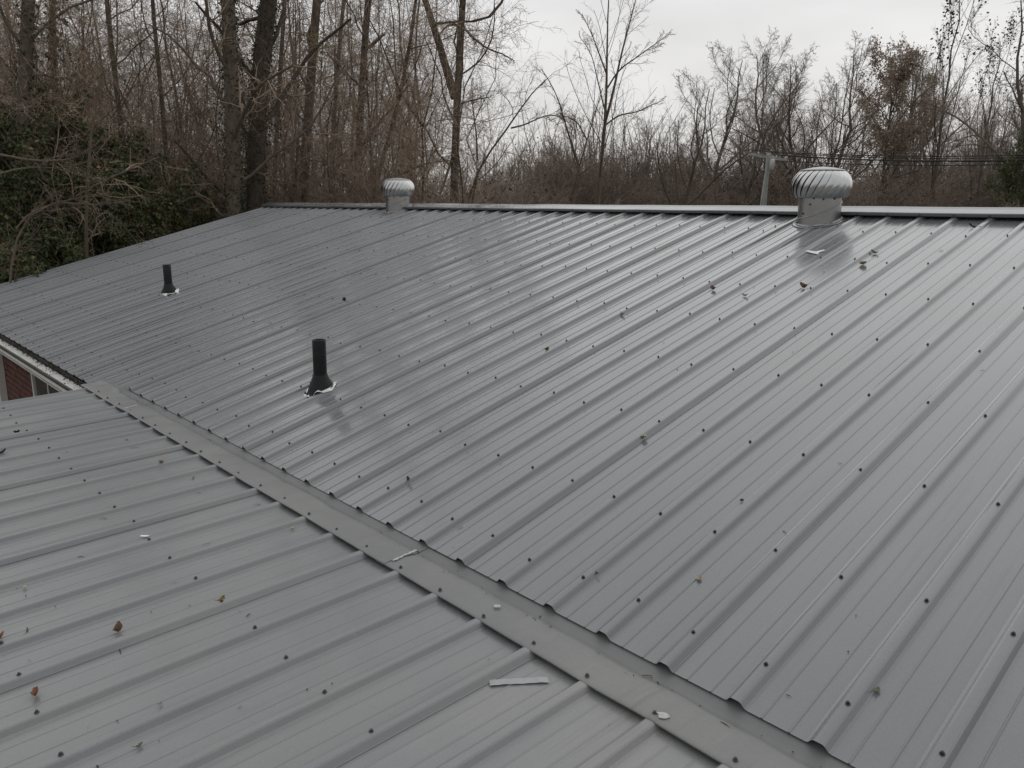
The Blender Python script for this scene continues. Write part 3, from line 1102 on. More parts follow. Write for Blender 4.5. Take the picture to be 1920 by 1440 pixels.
names = ('topmost', 'second', 'third', 'lowest')
for k, (yy, r) in enumerate(((283.5, 0.022), (288.5, 0.018), (293, 0.034), (299, 0.020))):
    wire(ins[k] if k < 3 else at(1441, 300, PD), at(2150, yy - 1, 38.0), 0.25, r,
         f'{names[k]} of the four dark wires running from the pole across the trees to the right')
for k, (p0, xy) in enumerate(((ins[0], (1240, 372)), (ins[1], (1262, 376)), (ins[3], (1285, 379)))):
    wire(p0, at(xy[0], xy[1], 78.0), 0.5, 0.014,
         f'{("topmost", "middle", "lowest")[k]} of the three thin wires falling from the pole towards the left')
gp = at(1438, 305, PD)
gq = at(1424, 400, PD + 0.5)
gq = gp + (gq - gp) * ((GZ - gp[2]) / (gq[2] - gp[2]))
o = np.array(gp)
mb = MB()
mb.tube(np.array([gp, (gp + gq) / 2, gq]) - o, 0.035, 6)
w = link('guy_wire', mb.mesh('guy_wire', M['guy'], True), o)
tag(w, 'pale slanting guy wire on the left of the utility pole', 'guy wire')


# ---------------------------------------------------------------- trees
def norm(a):
    return a / (np.linalg.norm(a, axis=-1, keepdims=True) + 1e-12)


def kids(P, Rd, n, t0, t1, length, ang, up, wig, M_, ratio, rs, lenprof=0.5, rmin=0.002):
    """n children on every polyline of P (k, m, 3) -> (k*n, M_, 3) and radii."""
    k, m, _ = P.shape
    par = np.repeat(np.arange(k), n)
    tt = (np.tile(np.arange(n), k) + rs.random(k * n)) / n
    tt = t0 + (t1 - t0) * tt
    f = tt * (m - 1)
    i0 = np.clip(f.astype(int), 0, m - 2)
    fr = (f - i0)[:, None]
    base = P[par, i0] * (1 - fr) + P[par, i0 + 1] * fr
    tang = norm(P[par, i0 + 1] - P[par, i0])
    rb = Rd[par, i0] * (1 - fr[:, 0]) + Rd[par, i0 + 1] * fr[:, 0]
    rnd = rs.normal(size=(k * n, 3))
    perp = norm(rnd - tang * np.sum(rnd * tang, 1, keepdims=True))
    an = np.radians(ang + rs.normal(0, 9, k * n))[:, None]
    d = norm(tang * np.cos(an) + perp * np.sin(an) + np.array([0, 0, up]))
    plen = np.linalg.norm(np.diff(P, axis=1), axis=2).sum(1)[par]
    ln = plen * length * (1 - lenprof * (tt - t0) / max(1e-6, (t1 - t0))) * rs.uniform(0.55, 1.25, k * n)
    C = np.zeros((k * n, M_, 3))
    C[:, 0] = base
    dirs = d
    for j in range(1, M_):
        dirs = norm(dirs + rs.normal(0, wig, (k * n, 3)) + np.array([0, 0, up * 0.25]))
        C[:, j] = C[:, j - 1] + dirs * (ln / (M_ - 1))[:, None]
    r0 = np.maximum(rb * ratio * rs.uniform(0.7, 1.1, k * n), rmin)
    R2 = r0[:, None] * np.linspace(1, 0.42, M_)[None]
    return C, np.maximum(R2, rmin * 0.7)


def tubes(P, Rd, k):
    """many polylines -> verts, quads."""
    n, m, _ = P.shape
    tg = norm(P[:, -1] - P[:, 0])
    ref = np.where(np.abs(tg[:, 2:3]) < 0.8, np.array([[0, 0, 1.0]]), np.array([[1.0, 0, 0]]))
    u = norm(np.cross(tg, ref))
    w = np.cross(tg, u)
    a = np.linspace(0, 2 * PI, k, endpoint=False)
    off = np.cos(a)[None, :, None] * u[:, None] + np.sin(a)[None, :, None] * w[:, None]      # n,k,3
    V = P[:, :, None] + Rd[:, :, None, None] * off[:, None]
    idx = np.arange(n * m * k).reshape(n, m, k)
    nxt = np.roll(idx, -1, axis=2)
    Q = np.stack([idx[:, :-1], nxt[:, :-1], nxt[:, 1:], idx[:, 1:]], -1).reshape(-1, 4)
    return V.reshape(-1, 3), Q


def join(parts):
    V, Q, n = [], [], 0
    for v, q in parts:
        V.append(v)
        Q.append(q + n)
        n += len(v)
    return np.concatenate(V), np.concatenate(Q)


def leaf_cards(pts, size, rs, flat=0.0):
    """bent leaf quads at the points: two joined quads each would double the count, one folded quad reads the same."""
    n = len(pts)
    d = norm(rs.normal(size=(n, 3)) + np.array([0, 0, -flat]))
    o = norm(np.cross(d, rs.normal(size=(n, 3))))
    s = size * rs.uniform(0.6, 1.3, n)[:, None]
    b = np.cross(d, o)
    V = np.stack([pts - d * 0, pts + d * s * 0.5 + o * s * 0.34 + b * s * 0.12, pts + d * s, pts + d * s * 0.5 - o * s * 0.34 + b * s * 0.12], 1)
    Q = np.arange(n * 4).reshape(n, 4)
    return V.reshape(-1, 3), Q


def trunk_line(h, lean, wig, m, rs, r0, r1):
    z = np.linspace(0, 1, m)
    P = np.zeros((1, m, 3))
    P[0, :, 2] = z * h
    wx = np.cumsum(rs.normal(0, wig, m)); wy = np.cumsum(rs.normal(0, wig, m))
    P[0, :, 0] = lean[0] * z + wx - wx[0]
    P[0, :, 1] = lean[1] * z + wy - wy[0]
    R = r0 + (r1 - r0) * z[None] ** 0.8
    R[0, 0] *= 1.25
    return P, R


def grow(P0, R0, spec, seed, trunk_k=9):
    """spec: list of dicts for kids; returns ((trunk verts), (crown verts), tips)."""
    rs = np.random.default_rng(seed)
    tr = [tubes(P0[i:i + 1], R0[i:i + 1], trunk_k) for i in range(len(P0))]
    crown = []
    P, Rr = P0, R0
    hold = [(P0, R0)]
    for s in spec:
        s = dict(s)
        sides = s.pop('k')
        big = s.pop('big', False)
        C, R2 = kids(P, Rr, rs=rs, **s)
        (tr if big else crown).append(tubes(C, R2, sides))
        P, Rr = C, R2
    return join(tr), join(crown), P


def tree_object(world, label, cat, trunk, crown, name='tree', tm=None, cm=None, group=None, leaves=None, leaf_name='leaves', rotz=0, scale=1):
    root = link(name, None, world)
    tag(root, label, cat, group)
    root.rotation_euler = (0, 0, rotz)
    root.scale = (scale,) * 3
    for nm, me in (('trunk', trunk), ('crown', crown)) + (((leaf_name, leaves),) if leaves is not None else ()):
        o = bpy.data.objects.new(nm, me)
        COL.objects.link(o)
        o.parent = root
    return root


def copy_tree(root, world, label, group, rotz, scale):
    c = root.copy()
    COL.objects.link(c)
    c.location = world
    c.rotation_euler = (0, 0, rotz)
    c.scale = scale if hasattr(scale, '__len__') else (scale,) * 3
    c['label'] = label
    if group:
        c['group'] = group
    elif 'group' in c:
        del c['group']
    for ch in root.children:
        k = ch.copy()
        COL.objects.link(k)
        k.parent = c
    return c


def spot(px, dist):
    p = at(px, 383, dist)
    return np.array([p[0], p[1], float(terrain(p[0], p[1]))])


# --- tree kinds (built once at their first spot, then copied)
def kind_mesh(P0, R0, spec, seed, bark_m, twig_m, leaf=None):
    tr, cr_, tips = grow(P0, R0, spec, seed)
    a = fast_mesh('trunk', *tr, M[bark_m], True)
    b_ = fast_mesh('crown', *cr_, M[twig_m], False)
    lm = None
    if leaf:
        rs = np.random.default_rng(seed + 1)
        n, size, mat, hmin = leaf
        q = tips[:, 1:].reshape(-1, 3)
        q = q[q[:, 2] > hmin * q[:, 2].max()]
        q = q[rs.integers(0, len(q), n)] + rs.normal(0, 0.10, (n, 3))
        lm = fast_mesh('leaves', *leaf_cards(q, size, rs, 0.5), M[mat])
    return a, b_, lm


def make_kind(h, r0, lean, seed, spec, bark_m='bark', twig_m='twig', leaf=None, m=12, wig=0.10, r1f=0.18, extra=None):
    rs = np.random.default_rng(seed * 13 + 1)
    P, R = trunk_line(h, lean, wig, m, rs, r0, r0 * r1f)
    if extra:
        Ps, Rs = [P[0]], [R[0]]
        for (dx, dy, hh, rr) in extra:
            p2, r2 = trunk_line(hh, (dx, dy), wig, m, rs, rr, rr * r1f)
            Ps.append(p2[0] + np.array([dx * 0.08, dy * 0.08, 0]))
            Rs.append(r2[0])
        P, R = np.array(Ps), np.array(Rs)
    return kind_mesh(P, R, spec, seed, bark_m, twig_m, leaf)


lim = dict(big=True)
K = {}
# tall woodland tree with a long bare stem
K['tall'] = make_kind(17, 0.115, (0.8, 0.3), 1, [
    dict(n=20, t0=0.22, t1=0.97, length=0.26, ang=48, up=0.10, wig=0.15, M_=8, ratio=0.38, k=5, big=True, lenprof=0.6, rmin=0.006),
    dict(n=11, t0=0.15, t1=1.0, length=0.42, ang=46, up=0.05, wig=0.22, M_=6, ratio=0.5, k=4, lenprof=0.5, rmin=0.0042),
    dict(n=9, t0=0.1, t1=1.0, length=0.45, ang=48, up=0.02, wig=0.25, M_=4, ratio=0.55, k=3, lenprof=0.4, rmin=0.0030),
])
K['slim'] = make_kind(15, 0.055, (-0.6, 0.5), 2, [
    dict(n=22, t0=0.12, t1=0.98, length=0.22, ang=44, up=0.12, wig=0.15, M_=7, ratio=0.42, k=4, big=True, lenprof=0.5, rmin=0.005),
    dict(n=11, t0=0.12, t1=1.0, length=0.42, ang=44, up=0.06, wig=0.2, M_=5, ratio=0.55, k=3, lenprof=0.5, rmin=0.004),
    dict(n=8, t0=0.1, t1=1.0, length=0.46, ang=46, up=0.02, wig=0.22, M_=4, ratio=0.6, k=3, lenprof=0.4, rmin=0.0030),
])
# thicket of crossing stems and vines
K['thicket'] = make_kind(9.5, 0.042, (0.9, 0.2), 3, [
    dict(n=15, t0=0.1, t1=0.98, length=0.34, ang=46, up=0.06, wig=0.22, M_=7, ratio=0.5, k=4, big=True, lenprof=0.4, rmin=0.005),
    dict(n=10, t0=0.08, t1=1.0, length=0.5, ang=55, up=0.0, wig=0.28, M_=5, ratio=0.55, k=3, lenprof=0.4, rmin=0.004),
    dict(n=8, t0=0.1, t1=1.0, length=0.5, ang=55, up=-0.02, wig=0.3, M_=4, ratio=0.6, k=3, lenprof=0.4, rmin=0.0028),
], 'bark', 'twig', wig=0.14, extra=[(-1.1, 0.6, 8.2, 0.035), (0.3, -1.0, 7.5, 0.03), (1.6, 0.9, 8.8, 0.038)])
# spreading field-edge tree of the far tree line
K['spreading'] = make_kind(11.0, 0.19, (0.5, -0.4), 4, [
    dict(n=13, t0=0.24, t1=0.97, length=0.50, ang=47, up=0.10, wig=0.13, M_=9, ratio=0.58, k=6, big=True, lenprof=0.62, rmin=0.010),
    dict(n=12, t0=0.2, t1=1.0, length=0.42, ang=42, up=0.07, wig=0.18, M_=6, ratio=0.5, k=4, lenprof=0.5, rmin=0.0070),
    dict(n=9, t0=0.12, t1=1.0, length=0.42, ang=42, up=0.05, wig=0.20, M_=4, ratio=0.55, k=3, lenprof=0.4, rmin=0.0050),
    dict(n=4, t0=0.2, t1=1.0, length=0.50, ang=40, up=0.04, wig=0.2, M_=3, ratio=0.65, k=3, lenprof=0.4, rmin=0.0038),
], 'grey_bark', 'far_twig', m=12, wig=0.16, r1f=0.10)
# vase shaped trees with upswept limbs
K['vase'] = make_kind(13.5, 0.14, (0.3, 0.3), 5, [
    dict(n=15, t0=0.18, t1=0.97, length=0.44, ang=36, up=0.05, wig=0.12, M_=9, ratio=0.5, k=5, big=True, lenprof=0.6, rmin=0.009),
    dict(n=12, t0=0.2, t1=1.0, length=0.36, ang=33, up=0.04, wig=0.12, M_=6, ratio=0.5, k=4, lenprof=0.5, rmin=0.0065),
    dict(n=8, t0=0.1, t1=1.0, length=0.42, ang=36, up=0.03, wig=0.15, M_=4, ratio=0.55, k=3, lenprof=0.4, rmin=0.0048),
    dict(n=3, t0=0.2, t1=1.0, length=0.50, ang=36, up=0.03, wig=0.15, M_=3, ratio=0.65, k=3, lenprof=0.4, rmin=0.0038),
], 'grey_bark', 'far_twig', m=12, wig=0.10, r1f=0.12)
K['vase_leafy'] = make_kind(14, 0.12, (-0.3, 0.3), 6, [
    dict(n=16, t0=0.12, t1=0.96, length=0.46, ang=28, up=0.04, wig=0.06, M_=9, ratio=0.5, k=5, big=True, lenprof=0.6, rmin=0.009),
    dict(n=11, t0=0.2, t1=1.0, length=0.34, ang=30, up=0.04, wig=0.12, M_=6, ratio=0.5, k=4, lenprof=0.5, rmin=0.0065),
    dict(n=8, t0=0.1, t1=1.0, length=0.42, ang=34, up=0.03, wig=0.15, M_=4, ratio=0.55, k=3, lenprof=0.4, rmin=0.0045),
], 'grey_bark', 'far_twig', leaf=(520, 0.14, 'dead_leaf', 0.66))
# oak still holding its brown leaves
K['oak'] = make_kind(8.8, 0.16, (0.2, 0.2), 7, [
    dict(n=24, t0=0.28, t1=1.0, length=0.27, ang=44, up=0.08, wig=0.12, M_=8, ratio=0.55, k=5, big=True, lenprof=0.1, rmin=0.012),
    dict(n=11, t0=0.2, t1=1.0, length=0.40, ang=42, up=0.03, wig=0.18, M_=6, ratio=0.5, k=4, lenprof=0.3, rmin=0.0070),
    dict(n=8, t0=0.1, t1=1.0, length=0.48, ang=46, up=0.0, wig=0.2, M_=4, ratio=0.55, k=3, lenprof=0.3, rmin=0.0050),
], 'bark', 'far_twig', leaf=(11500, 0.105, 'brown_leaf', 0.52))
# brown brush of the undergrowth
K['brush'] = make_kind(3.6, 0.018, (0.3, 0.2), 8, [
    dict(n=16, t0=0.05, t1=0.98, length=0.45, ang=38, up=0.08, wig=0.2, M_=6, ratio=0.6, k=3, big=True, lenprof=0.4, rmin=0.006),
    dict(n=10, t0=0.08, t1=1.0, length=0.5, ang=46, up=0.03, wig=0.26, M_=4, ratio=0.6, k=3, lenprof=0.4, rmin=0.005),
    dict(n=6, t0=0.1, t1=1.0, length=0.5, ang=50, up=0.0, wig=0.26, M_=3, ratio=0.7, k=3, lenprof=0.4, rmin=0.0042),
], 'red_twig', 'red_twig', leaf=(450, 0.06, 'dead_leaf', 0.1), wig=0.08,
    extra=[(-0.9, 0.3, 3.2, 0.016), (0.7, -0.6, 3.0, 0.015), (1.1, 0.7, 3.4, 0.016), (-0.4, -1.0, 2.8, 0.014), (-0.6, 1.0, 3.3, 0.015)])

first = {}


def plant(kind, px, dist, hs, label, group=None, cat='tree', name=None, rot=None):
    w = spot(px, dist)
    rot = random.uniform(0, 6.28) if rot is None else rot
    if kind not in first:
        a, b_, lm = K[kind]
        first[kind] = tree_object(w, label, cat, a, b_, name or 'bare_tree', leaves=lm, rotz=rot, scale=1, group=group)
        first[kind].scale = hs if hasattr(hs, '__len__') else (hs,) * 3
        return first[kind]
    c = copy_tree(first[kind], w, label, group, rot, hs)
    c['category'] = cat
    if name and not c.name.startswith(name):
        c.name = name
    return c


# --- individually shaped trees, stems laid out where they stand
def hero(name, label, stems, dist, spec, seed, bark_m='bark', twig_m='twig', cat='tree', ivy=None, leaf=None, dj=0.5):
    """stems: list of [(px, py) ...] and (r0, r1); all about dist metres away."""
    rs = np.random.default_rng(seed)
    Ps, Rs = [], []
    m = 14
    root_w = None
    for si, (pp, r0, r1) in enumerate(stems):
        q = np.array([at(x, y, dist) for x, y in pp])
        if si == 0:
            b0 = q[0].copy()
            d0 = q[1] - q[0]
            gz = float(terrain(b0[0], b0[1])) - 0.1
            foot = b0 + d0 / max(0.3, d0[2]) * (gz - b0[2]) * 0.5
            foot[2] = gz
            q = np.vstack([foot, q])
            root_w = foot
        s_old = None
        if pp[-1][1] < -20:                    # stems that leave the frame run on to a tapering tip
            s_old = np.linalg.norm(np.diff(q, axis=0), axis=1).sum()
            dl = norm(q[-1] - q[-2])
            q = np.vstack([q, q[-1] + dl * 1.6 + np.array([0.15, 0.1, 0.1]), q[-1] + dl * 3.4 + np.array([-0.1, 0.2, 0.2])])
        # smooth resample
        s = np.concatenate([[0], np.cumsum(np.linalg.norm(np.diff(q, axis=0), axis=1))])
        tt = np.linspace(0, s[-1], m)
        p = np.column_stack([np.interp(tt, s, q[:, i]) for i in range(3)])
        for _ in range(2):
            p[1:-1] = 0.25 * p[:-2] + 0.5 * p[1:-1] + 0.25 * p[2:]
        # depth wander so that the limbs are not in one plane
        vd = np.array([_d[0], _d[1], 0]) / math.hypot(_d[0], _d[1])
        wander = np.cumsum(rs.normal(0, 0.06, m)) * (0.4 if si == 0 else 1.0) * dj
        wander -= wander[0]
        p = p + vd[None] * wander[:, None]
        Ps.append(p - root_w)
        if s_old is None:
            Rs.append(np.linspace(r0, r1, m))
        else:
            Rs.append(np.interp(tt, [0, s_old, s[-1]], [r0, r1, min(r1, 0.012)]))
    P, R = np.array(Ps), np.array(Rs)
    tr, cr_, tips = grow(P, R, spec, seed)
    a = fast_mesh('trunk', *tr, M[bark_m], True)
    b_ = fast_mesh('crown', *cr_, M[twig_m], False)
    lm, ln = None, 'leaves'
    if ivy:
        n, size, spread, mat = ivy
        k = rs.integers(0, len(P), n)
        f = rs.random(n) * (m - 1.001)
        i0 = f.astype(int)
        c = P[k, i0] + (P[k, i0 + 1] - P[k, i0]) * (f - i0)[:, None]
        clump = 1 + 0.8 * np.sin(f * 2.3 + k * 2)
        rr = R[k, i0] + np.abs(rs.normal(0, spread, n)) * clump
        az = rs.random(n) * 2 * PI
        c = c + np.column_stack([rr * np.cos(az), rr * np.sin(az), rs.normal(0, 0.1, n)])
        lm = fast_mesh('ivy', *leaf_cards(c, size, rs, 1.0), M[mat])
        ln = 'ivy'
    elif leaf:
        n, size, mat = leaf
        q = tips[:, -1]
        q = q[rs.integers(0, len(q), n)]
        lm = fast_mesh('leaves', *leaf_cards(q, size, rs, 0.5), M[mat])
    return tree_object(root_w, label, cat, a, b_, name, leaves=lm, leaf_name=ln)


wood = [
    dict(n=14, t0=0.25, t1=0.97, length=0.22, ang=50, up=0.08, wig=0.18, M_=8, ratio=0.34, k=5, big=True, lenprof=0.4, rmin=0.006),
    dict(n=10, t0=0.15, t1=1.0, length=0.42, ang=48, up=0.04, wig=0.23, M_=6, ratio=0.5, k=3, lenprof=0.5, rmin=0.004),
    dict(n=8, t0=0.1, t1=1.0, length=0.45, ang=50, up=0.0, wig=0.26, M_=4, ratio=0.6, k=3, lenprof=0.4, rmin=0.0028),
]
wood_light = [
    dict(n=9, t0=0.3, t1=0.97, length=0.24, ang=50, up=0.05, wig=0.20, M_=8, ratio=0.30, k=5, big=True, lenprof=0.4, rmin=0.005),
    dict(n=8, t0=0.15, t1=1.0, length=0.40, ang=48, up=0.03, wig=0.24, M_=6, ratio=0.5, k=3, lenprof=0.5, rmin=0.0036),
    dict(n=6, t0=0.1, t1=1.0, length=0.42, ang=50, up=0.0, wig=0.26, M_=4, ratio=0.6, k=3, lenprof=0.4, rmin=0.0026),
]
slender = [
    dict(n=12, t0=0.2, t1=0.97, length=0.26, ang=40, up=0.06, wig=0.18, M_=8, ratio=0.45, k=4, big=True, lenprof=0.3, rmin=0.005),
    dict(n=8, t0=0.15, t1=1.0, length=0.40, ang=46, up=0.02, wig=0.24, M_=5, ratio=0.55, k=3, lenprof=0.4, rmin=0.0036),
    dict(n=5, t0=0.1, t1=1.0, length=0.45, ang=48, up=0.0, wig=0.24, M_=4, ratio=0.6, k=3, lenprof=0.4, rmin=0.0026),
]
vee = [
    dict(n=13, t0=0.30, t1=0.98, length=0.30, ang=30, up=0.03, wig=0.06, M_=9, ratio=0.40, k=5, big=True, lenprof=0.55, rmin=0.006),
    dict(n=8, t0=0.2, t1=1.0, length=0.40, ang=40, up=0.02, wig=0.15, M_=6, ratio=0.5, k=3, lenprof=0.5, rmin=0.0042),
    dict(n=6, t0=0.15, t1=1.0, length=0.42, ang=38, up=0.02, wig=0.16, M_=4, ratio=0.6, k=3, lenprof=0.4, rmin=0.0030),
]

hero('forked_tree', 'bare tree with a thick dark trunk forking in two beside the far turbine vent', [
    ([(850, 390), (853, 330), (853, 250), (856, 200), (853, 165), (862, 100), (868, 30), (872, -60), (872, -150)], 0.115, 0.06),
    ([(853, 185), (843, 155), (834, 125), (826, 85), (815, 50), (797, 15), (785, -30), (775, -100)], 0.095, 0.05),
    ([(813, 45), (822, 33), (840, 34), (862, 30), (885, 40), (905, 52), (922, 54), (935, 30), (948, 0), (958, -40)], 0.045, 0.022),
    ([(822, 68), (835, 45), (855, 42), (872, 55), (888, 72), (900, 85), (918, 95), (940, 98), (965, 115)], 0.035, 0.01),
    ([(862, 195), (880, 190), (905, 185), (922, 182)], 0.022, 0.008),
], 18, wood_light, 21)
hero('slender_tree', 'slender bare tree bending right just beyond the forked tree', [
    ([(876, 390), (884, 340), (893, 300), (905, 286), (935, 276), (945, 258), (958, 238), (975, 208), (992, 170), (1008, 135), (1025, 148)], 0.055, 0.012),
    ([(958, 240), (985, 235), (1010, 222), (1035, 214), (1060, 225), (1080, 250)], 0.022, 0.006),
    ([(895, 300), (893, 250), (886, 200), (884, 150)], 0.025, 0.008),
], 20, slender, 22)
hero('tall_tree', 'tall slender bare tree with upswept limbs standing alone against the sky', [
    ([(1118, 395), (1124, 335), (1131, 270), (1137, 220), (1139, 150), (1137, 80), (1139, 10), (1140, -25)], 0.11, 0.016),
    ([(1134, 232), (1148, 180), (1165, 100), (1178, 50), (1190, 5), (1197, -20)], 0.055, 0.012),
    ([(1135, 235), (1160, 215), (1195, 210), (1225, 195), (1245, 188)], 0.035, 0.008),
    ([(1139, 165), (1160, 130), (1190, 110), (1225, 85), (1258, 62)], 0.035, 0.008),
    ([(1138, 140), (1120, 90), (1105, 50), (1092, 25)], 0.032, 0.008),
    ([(1136, 215), (1122, 160), (1108, 100), (1085, 70)], 0.030, 0.008),
], 30, vee, 23)
hero('leaning_tree', 'bare leaning tree with a thin stem just left of the tall slender tree', [
    ([(1070, 395), (1076, 350), (1092, 290), (1112, 225), (1122, 190), (1130, 165)], 0.055, 0.012),
    ([(1085, 310), (1062, 240), (1048, 190), (1030, 150), (1015, 130)], 0.04, 0.008),
    ([(1100, 262), (1085, 230), (1060, 215), (1040, 222)], 0.03, 0.006),
], 27, slender, 24)
hero('ivy_tree', 'stout tree wrapped in dark ivy, left one of a close pair in the left wood', [
    ([(438, 420), (440, 250), (434, 120), (426, 0), (420, -120)], 0.14, 0.11)], 15, wood, 25, ivy=(6500, 0.045, 0.07, 'ivy'))
hero('ivy_tree', 'stoutest ivy covered trunk in the left wood, leaning right of its twin', [
    ([(478, 420), (479, 250), (487, 120), (502, 0), (518, -120)], 0.18, 0.14)], 15.5, wood, 26, ivy=(7500, 0.045, 0.09, 'ivy'))
hero('trunk_tree', 'dark thick trunk near the left edge of the photo, rising out of evergreen shrubs', [
    ([(28, 520), (36, 320), (44, 180), (50, 60), (54, -100)], 0.115, 0.09)], 15, wood, 27, ivy=(2200, 0.06, 0.05, 'ivy'))
hero('trunk_tree', 'bare trunk hung with dark broad leaves, second from the left edge', [
    ([(108, 420), (106, 250), (102, 130), (98, 40), (94, -100)], 0.07, 0.055)], 18, wood_light, 28, ivy=(1300, 0.11, 0.35, 'evergreen'))
hero('leaning_tree', 'thin bare tree leaning left above the evergreen shrubs', [
    ([(240, 400), (232, 260), (222, 170), (208, 90), (196, 0), (190, -80)], 0.062, 0.038)], 17, wood_light, 29)
hero('leaning_tree', 'bare leaning tree halfway between the left edge and the ivy pair', [
    ([(318, 400), (312, 260), (300, 150), (286, 40), (276, -80)], 0.058, 0.036)], 18, wood, 30)
brown_trunk = hero('trunk_tree', 'straight brown trunk just right of the ivy pair', [
    ([(566, 400), (574, 260), (583, 140), (592, 20), (600, -110)], 0.115, 0.08)], 17.5, wood, 31)
rs = np.random.default_rng(61)
q = np.array([at(598, 88, 17.0)]) + rs.normal(0, 1, (90, 3)) * np.array([0.10, 0.10, 0.22])
M['sprig'] = leafmat('yellow_green_leaf', [(0.0, (0.16, 0.19, 0.05)), (1.0, (0.30, 0.32, 0.10))], 0.6, 0.3)
o = bpy.data.objects.new('leaf_sprig', fast_mesh('leaf_sprig', *leaf_cards(q - np.array(brown_trunk.location), 0.07, rs, 0.5), M['sprig']))
COL.objects.link(o)
o.parent = brown_trunk
hero('trunk_tree', 'dark straight trunk behind the far turbine vent, left of the forked tree', [
    ([(668, 400), (673, 250), (680, 120), (690, 10), (698, -110)], 0.09, 0.065),
    ([(690, 90), (705, 78), (722, 64)], 0.04, 0.025)], 18, wood, 32)
hero('leaning_tree', 'bare tree leaning right over the far turbine vent', [
    ([(690, 400), (712, 300), (742, 225), (762, 150), (772, 70), (782, -40)], 0.06, 0.035),
    ([(640, 330), (665, 290), (700, 245), (735, 205), (768, 160)], 0.05, 0.02)], 19, wood, 33)
hero('slim_tree', 'slim bare tree filling the gap between the ivy pair and the brown trunk', [
    ([(512, 400), (516, 260), (524, 140), (532, 20), (538, -90)], 0.06, 0.04)], 19, wood, 34)
hero('slim_tree', 'slim bare tree between the brown trunk and the dark straight trunk', [
    ([(618, 400), (622, 270), (630, 140), (642, 30), (650, -90)], 0.065, 0.04)], 20, wood, 35)
hero('sapling', 'pale slim sapling stem rising from the evergreen shrubs', [
    ([(160, 440), (163, 360), (165, 300), (168, 250), (178, 190), (190, 140)], 0.045, 0.012)], 13.6, slender, 36, 'pale_cane', 'twig')
hero('sapling', 'bare sapling stretching long level branches over the shrubs by the left edge', [
    ([(20, 520), (30, 420), (50, 380), (110, 370), (160, 372), (215, 362)], 0.030, 0.008),
    ([(30, 430), (60, 395), (110, 378), (180, 385), (240, 378)], 0.016, 0.005),
    ([(0, 290), (60, 302), (130, 300), (190, 265)], 0.018, 0.006),
    ([(0, 325), (50, 312), (110, 316), (170, 300)], 0.015, 0.005)], 13.0, slender, 37, 'pale_cane', 'pale_cane')

# --- the left wood behind them
ORD = ('first second third fourth fifth sixth seventh eighth ninth tenth eleventh twelfth thirteenth fourteenth fifteenth sixteenth seventeenth '
       'eighteenth nineteenth twentieth twenty-first twenty-second twenty-third twenty-fourth twenty-fifth twenty-sixth twenty-seventh twenty-eighth '
       'twenty-ninth thirtieth').split()
MARKS = [(36, 'the left edge trunk'), (106, 'the leaf hung trunk'), (165, 'the pale sapling'), (235, 'the thin left leaning tree'), (315, 'the second leaning tree'),
         (455, 'the ivy pair'), (575, 'the straight brown trunk'), (672, 'the dark straight trunk'), (741, 'the far turbine vent'), (852, 'the forked tree'),
         (960, 'the right bending tree'), (1070, 'the thin leaning tree'), (1125, 'the tall lone tree'), (1290, 'the low spreading tree'),
         (1437, 'the utility pole'), (1540, 'the near turbine vent'), (1640, 'the brown oak'), (1745, 'the airy tree'), (1830, 'the withered tree'), (1915, 'the right edge')]
used_lab = {}


def where(px):
    i = min(range(len(MARKS)), key=lambda q: abs(MARKS[q][0] - px))
    d_ = px - MARKS[i][0]
    return ('behind ' if abs(d_) < 14 else ('just right of ' if d_ > 0 else 'just left of ')) + MARKS[i][1]


def series(items, head, tail, group, cat, name):
    """items (kind, px, dist, scale); labels say by what each one stands, and which from the left if several stand there."""
    items = sorted(items, key=lambda q: q[1])
    lab = [where(q[1]) for q in items]
    seen_ = {}
    for (kind, px, dist, sc), w_ in zip(items, lab):
        k = seen_.get(w_, 0)
        seen_[w_] = k + 1
        n_ = lab.count(w_)
        text = f'{head} {w_}' if n_ == 1 else (f'{"left" if k == 0 else "right"} one of two {head}s {w_}' if n_ == 2 else f'{head} {ORD[k]} from the left {w_}')
        plant(kind, px, dist, sc, text.replace('bushs', 'bushes').replace('tangle of brown stemss', 'tangles of brown stems'), group, cat, name)


def inwood(px):
    return 0 <= px <= 1920


it = []
for i in range(10):
    d_ = random.choice((22, 26, 30, 36, 43)) + random.uniform(-1.5, 1.5)
    s_ = (4 + 0.31 * d_) / 17 * random.uniform(0.88, 1.12)
    it.append(('tall', np.linspace(-200, 790, 10)[i] + random.uniform(-18, 18), d_, (s_, s_, s_)))
series(it, 'tall bare wood tree', '', 'tall bare trees of the left wood', 'tree', 'woodland_tree')
it = []
for i in range(24):
    d_ = random.choice((19, 23, 27, 33, 40)) + random.uniform(-1.5, 1.5)
    s_ = (4 + 0.30 * d_) / 15 * random.uniform(0.88, 1.12)
    it.append(('slim', np.linspace(-160, 815, 24)[i] + random.uniform(-14, 14), d_, (s_ * 1.1, s_ * 1.1, s_)))
series(it, 'slim bare wood tree', '', 'slim bare trees of the left wood', 'tree', 'slim_tree')
it = []
for i in range(46):
    near = i % 3 == 0
    s_ = random.uniform(0.55, 0.95) if near else random.uniform(0.8, 1.2)
    it.append(('thicket', np.linspace(-100, 800, 46)[i] + random.uniform(-15, 15), random.uniform(16, 18) if near else random.uniform(20, 34), (s_ * 1.1, s_ * 1.1, s_)))
series(it, 'tangle of brown stems', '', 'tangled thickets in the left wood', 'thicket', 'thicket')

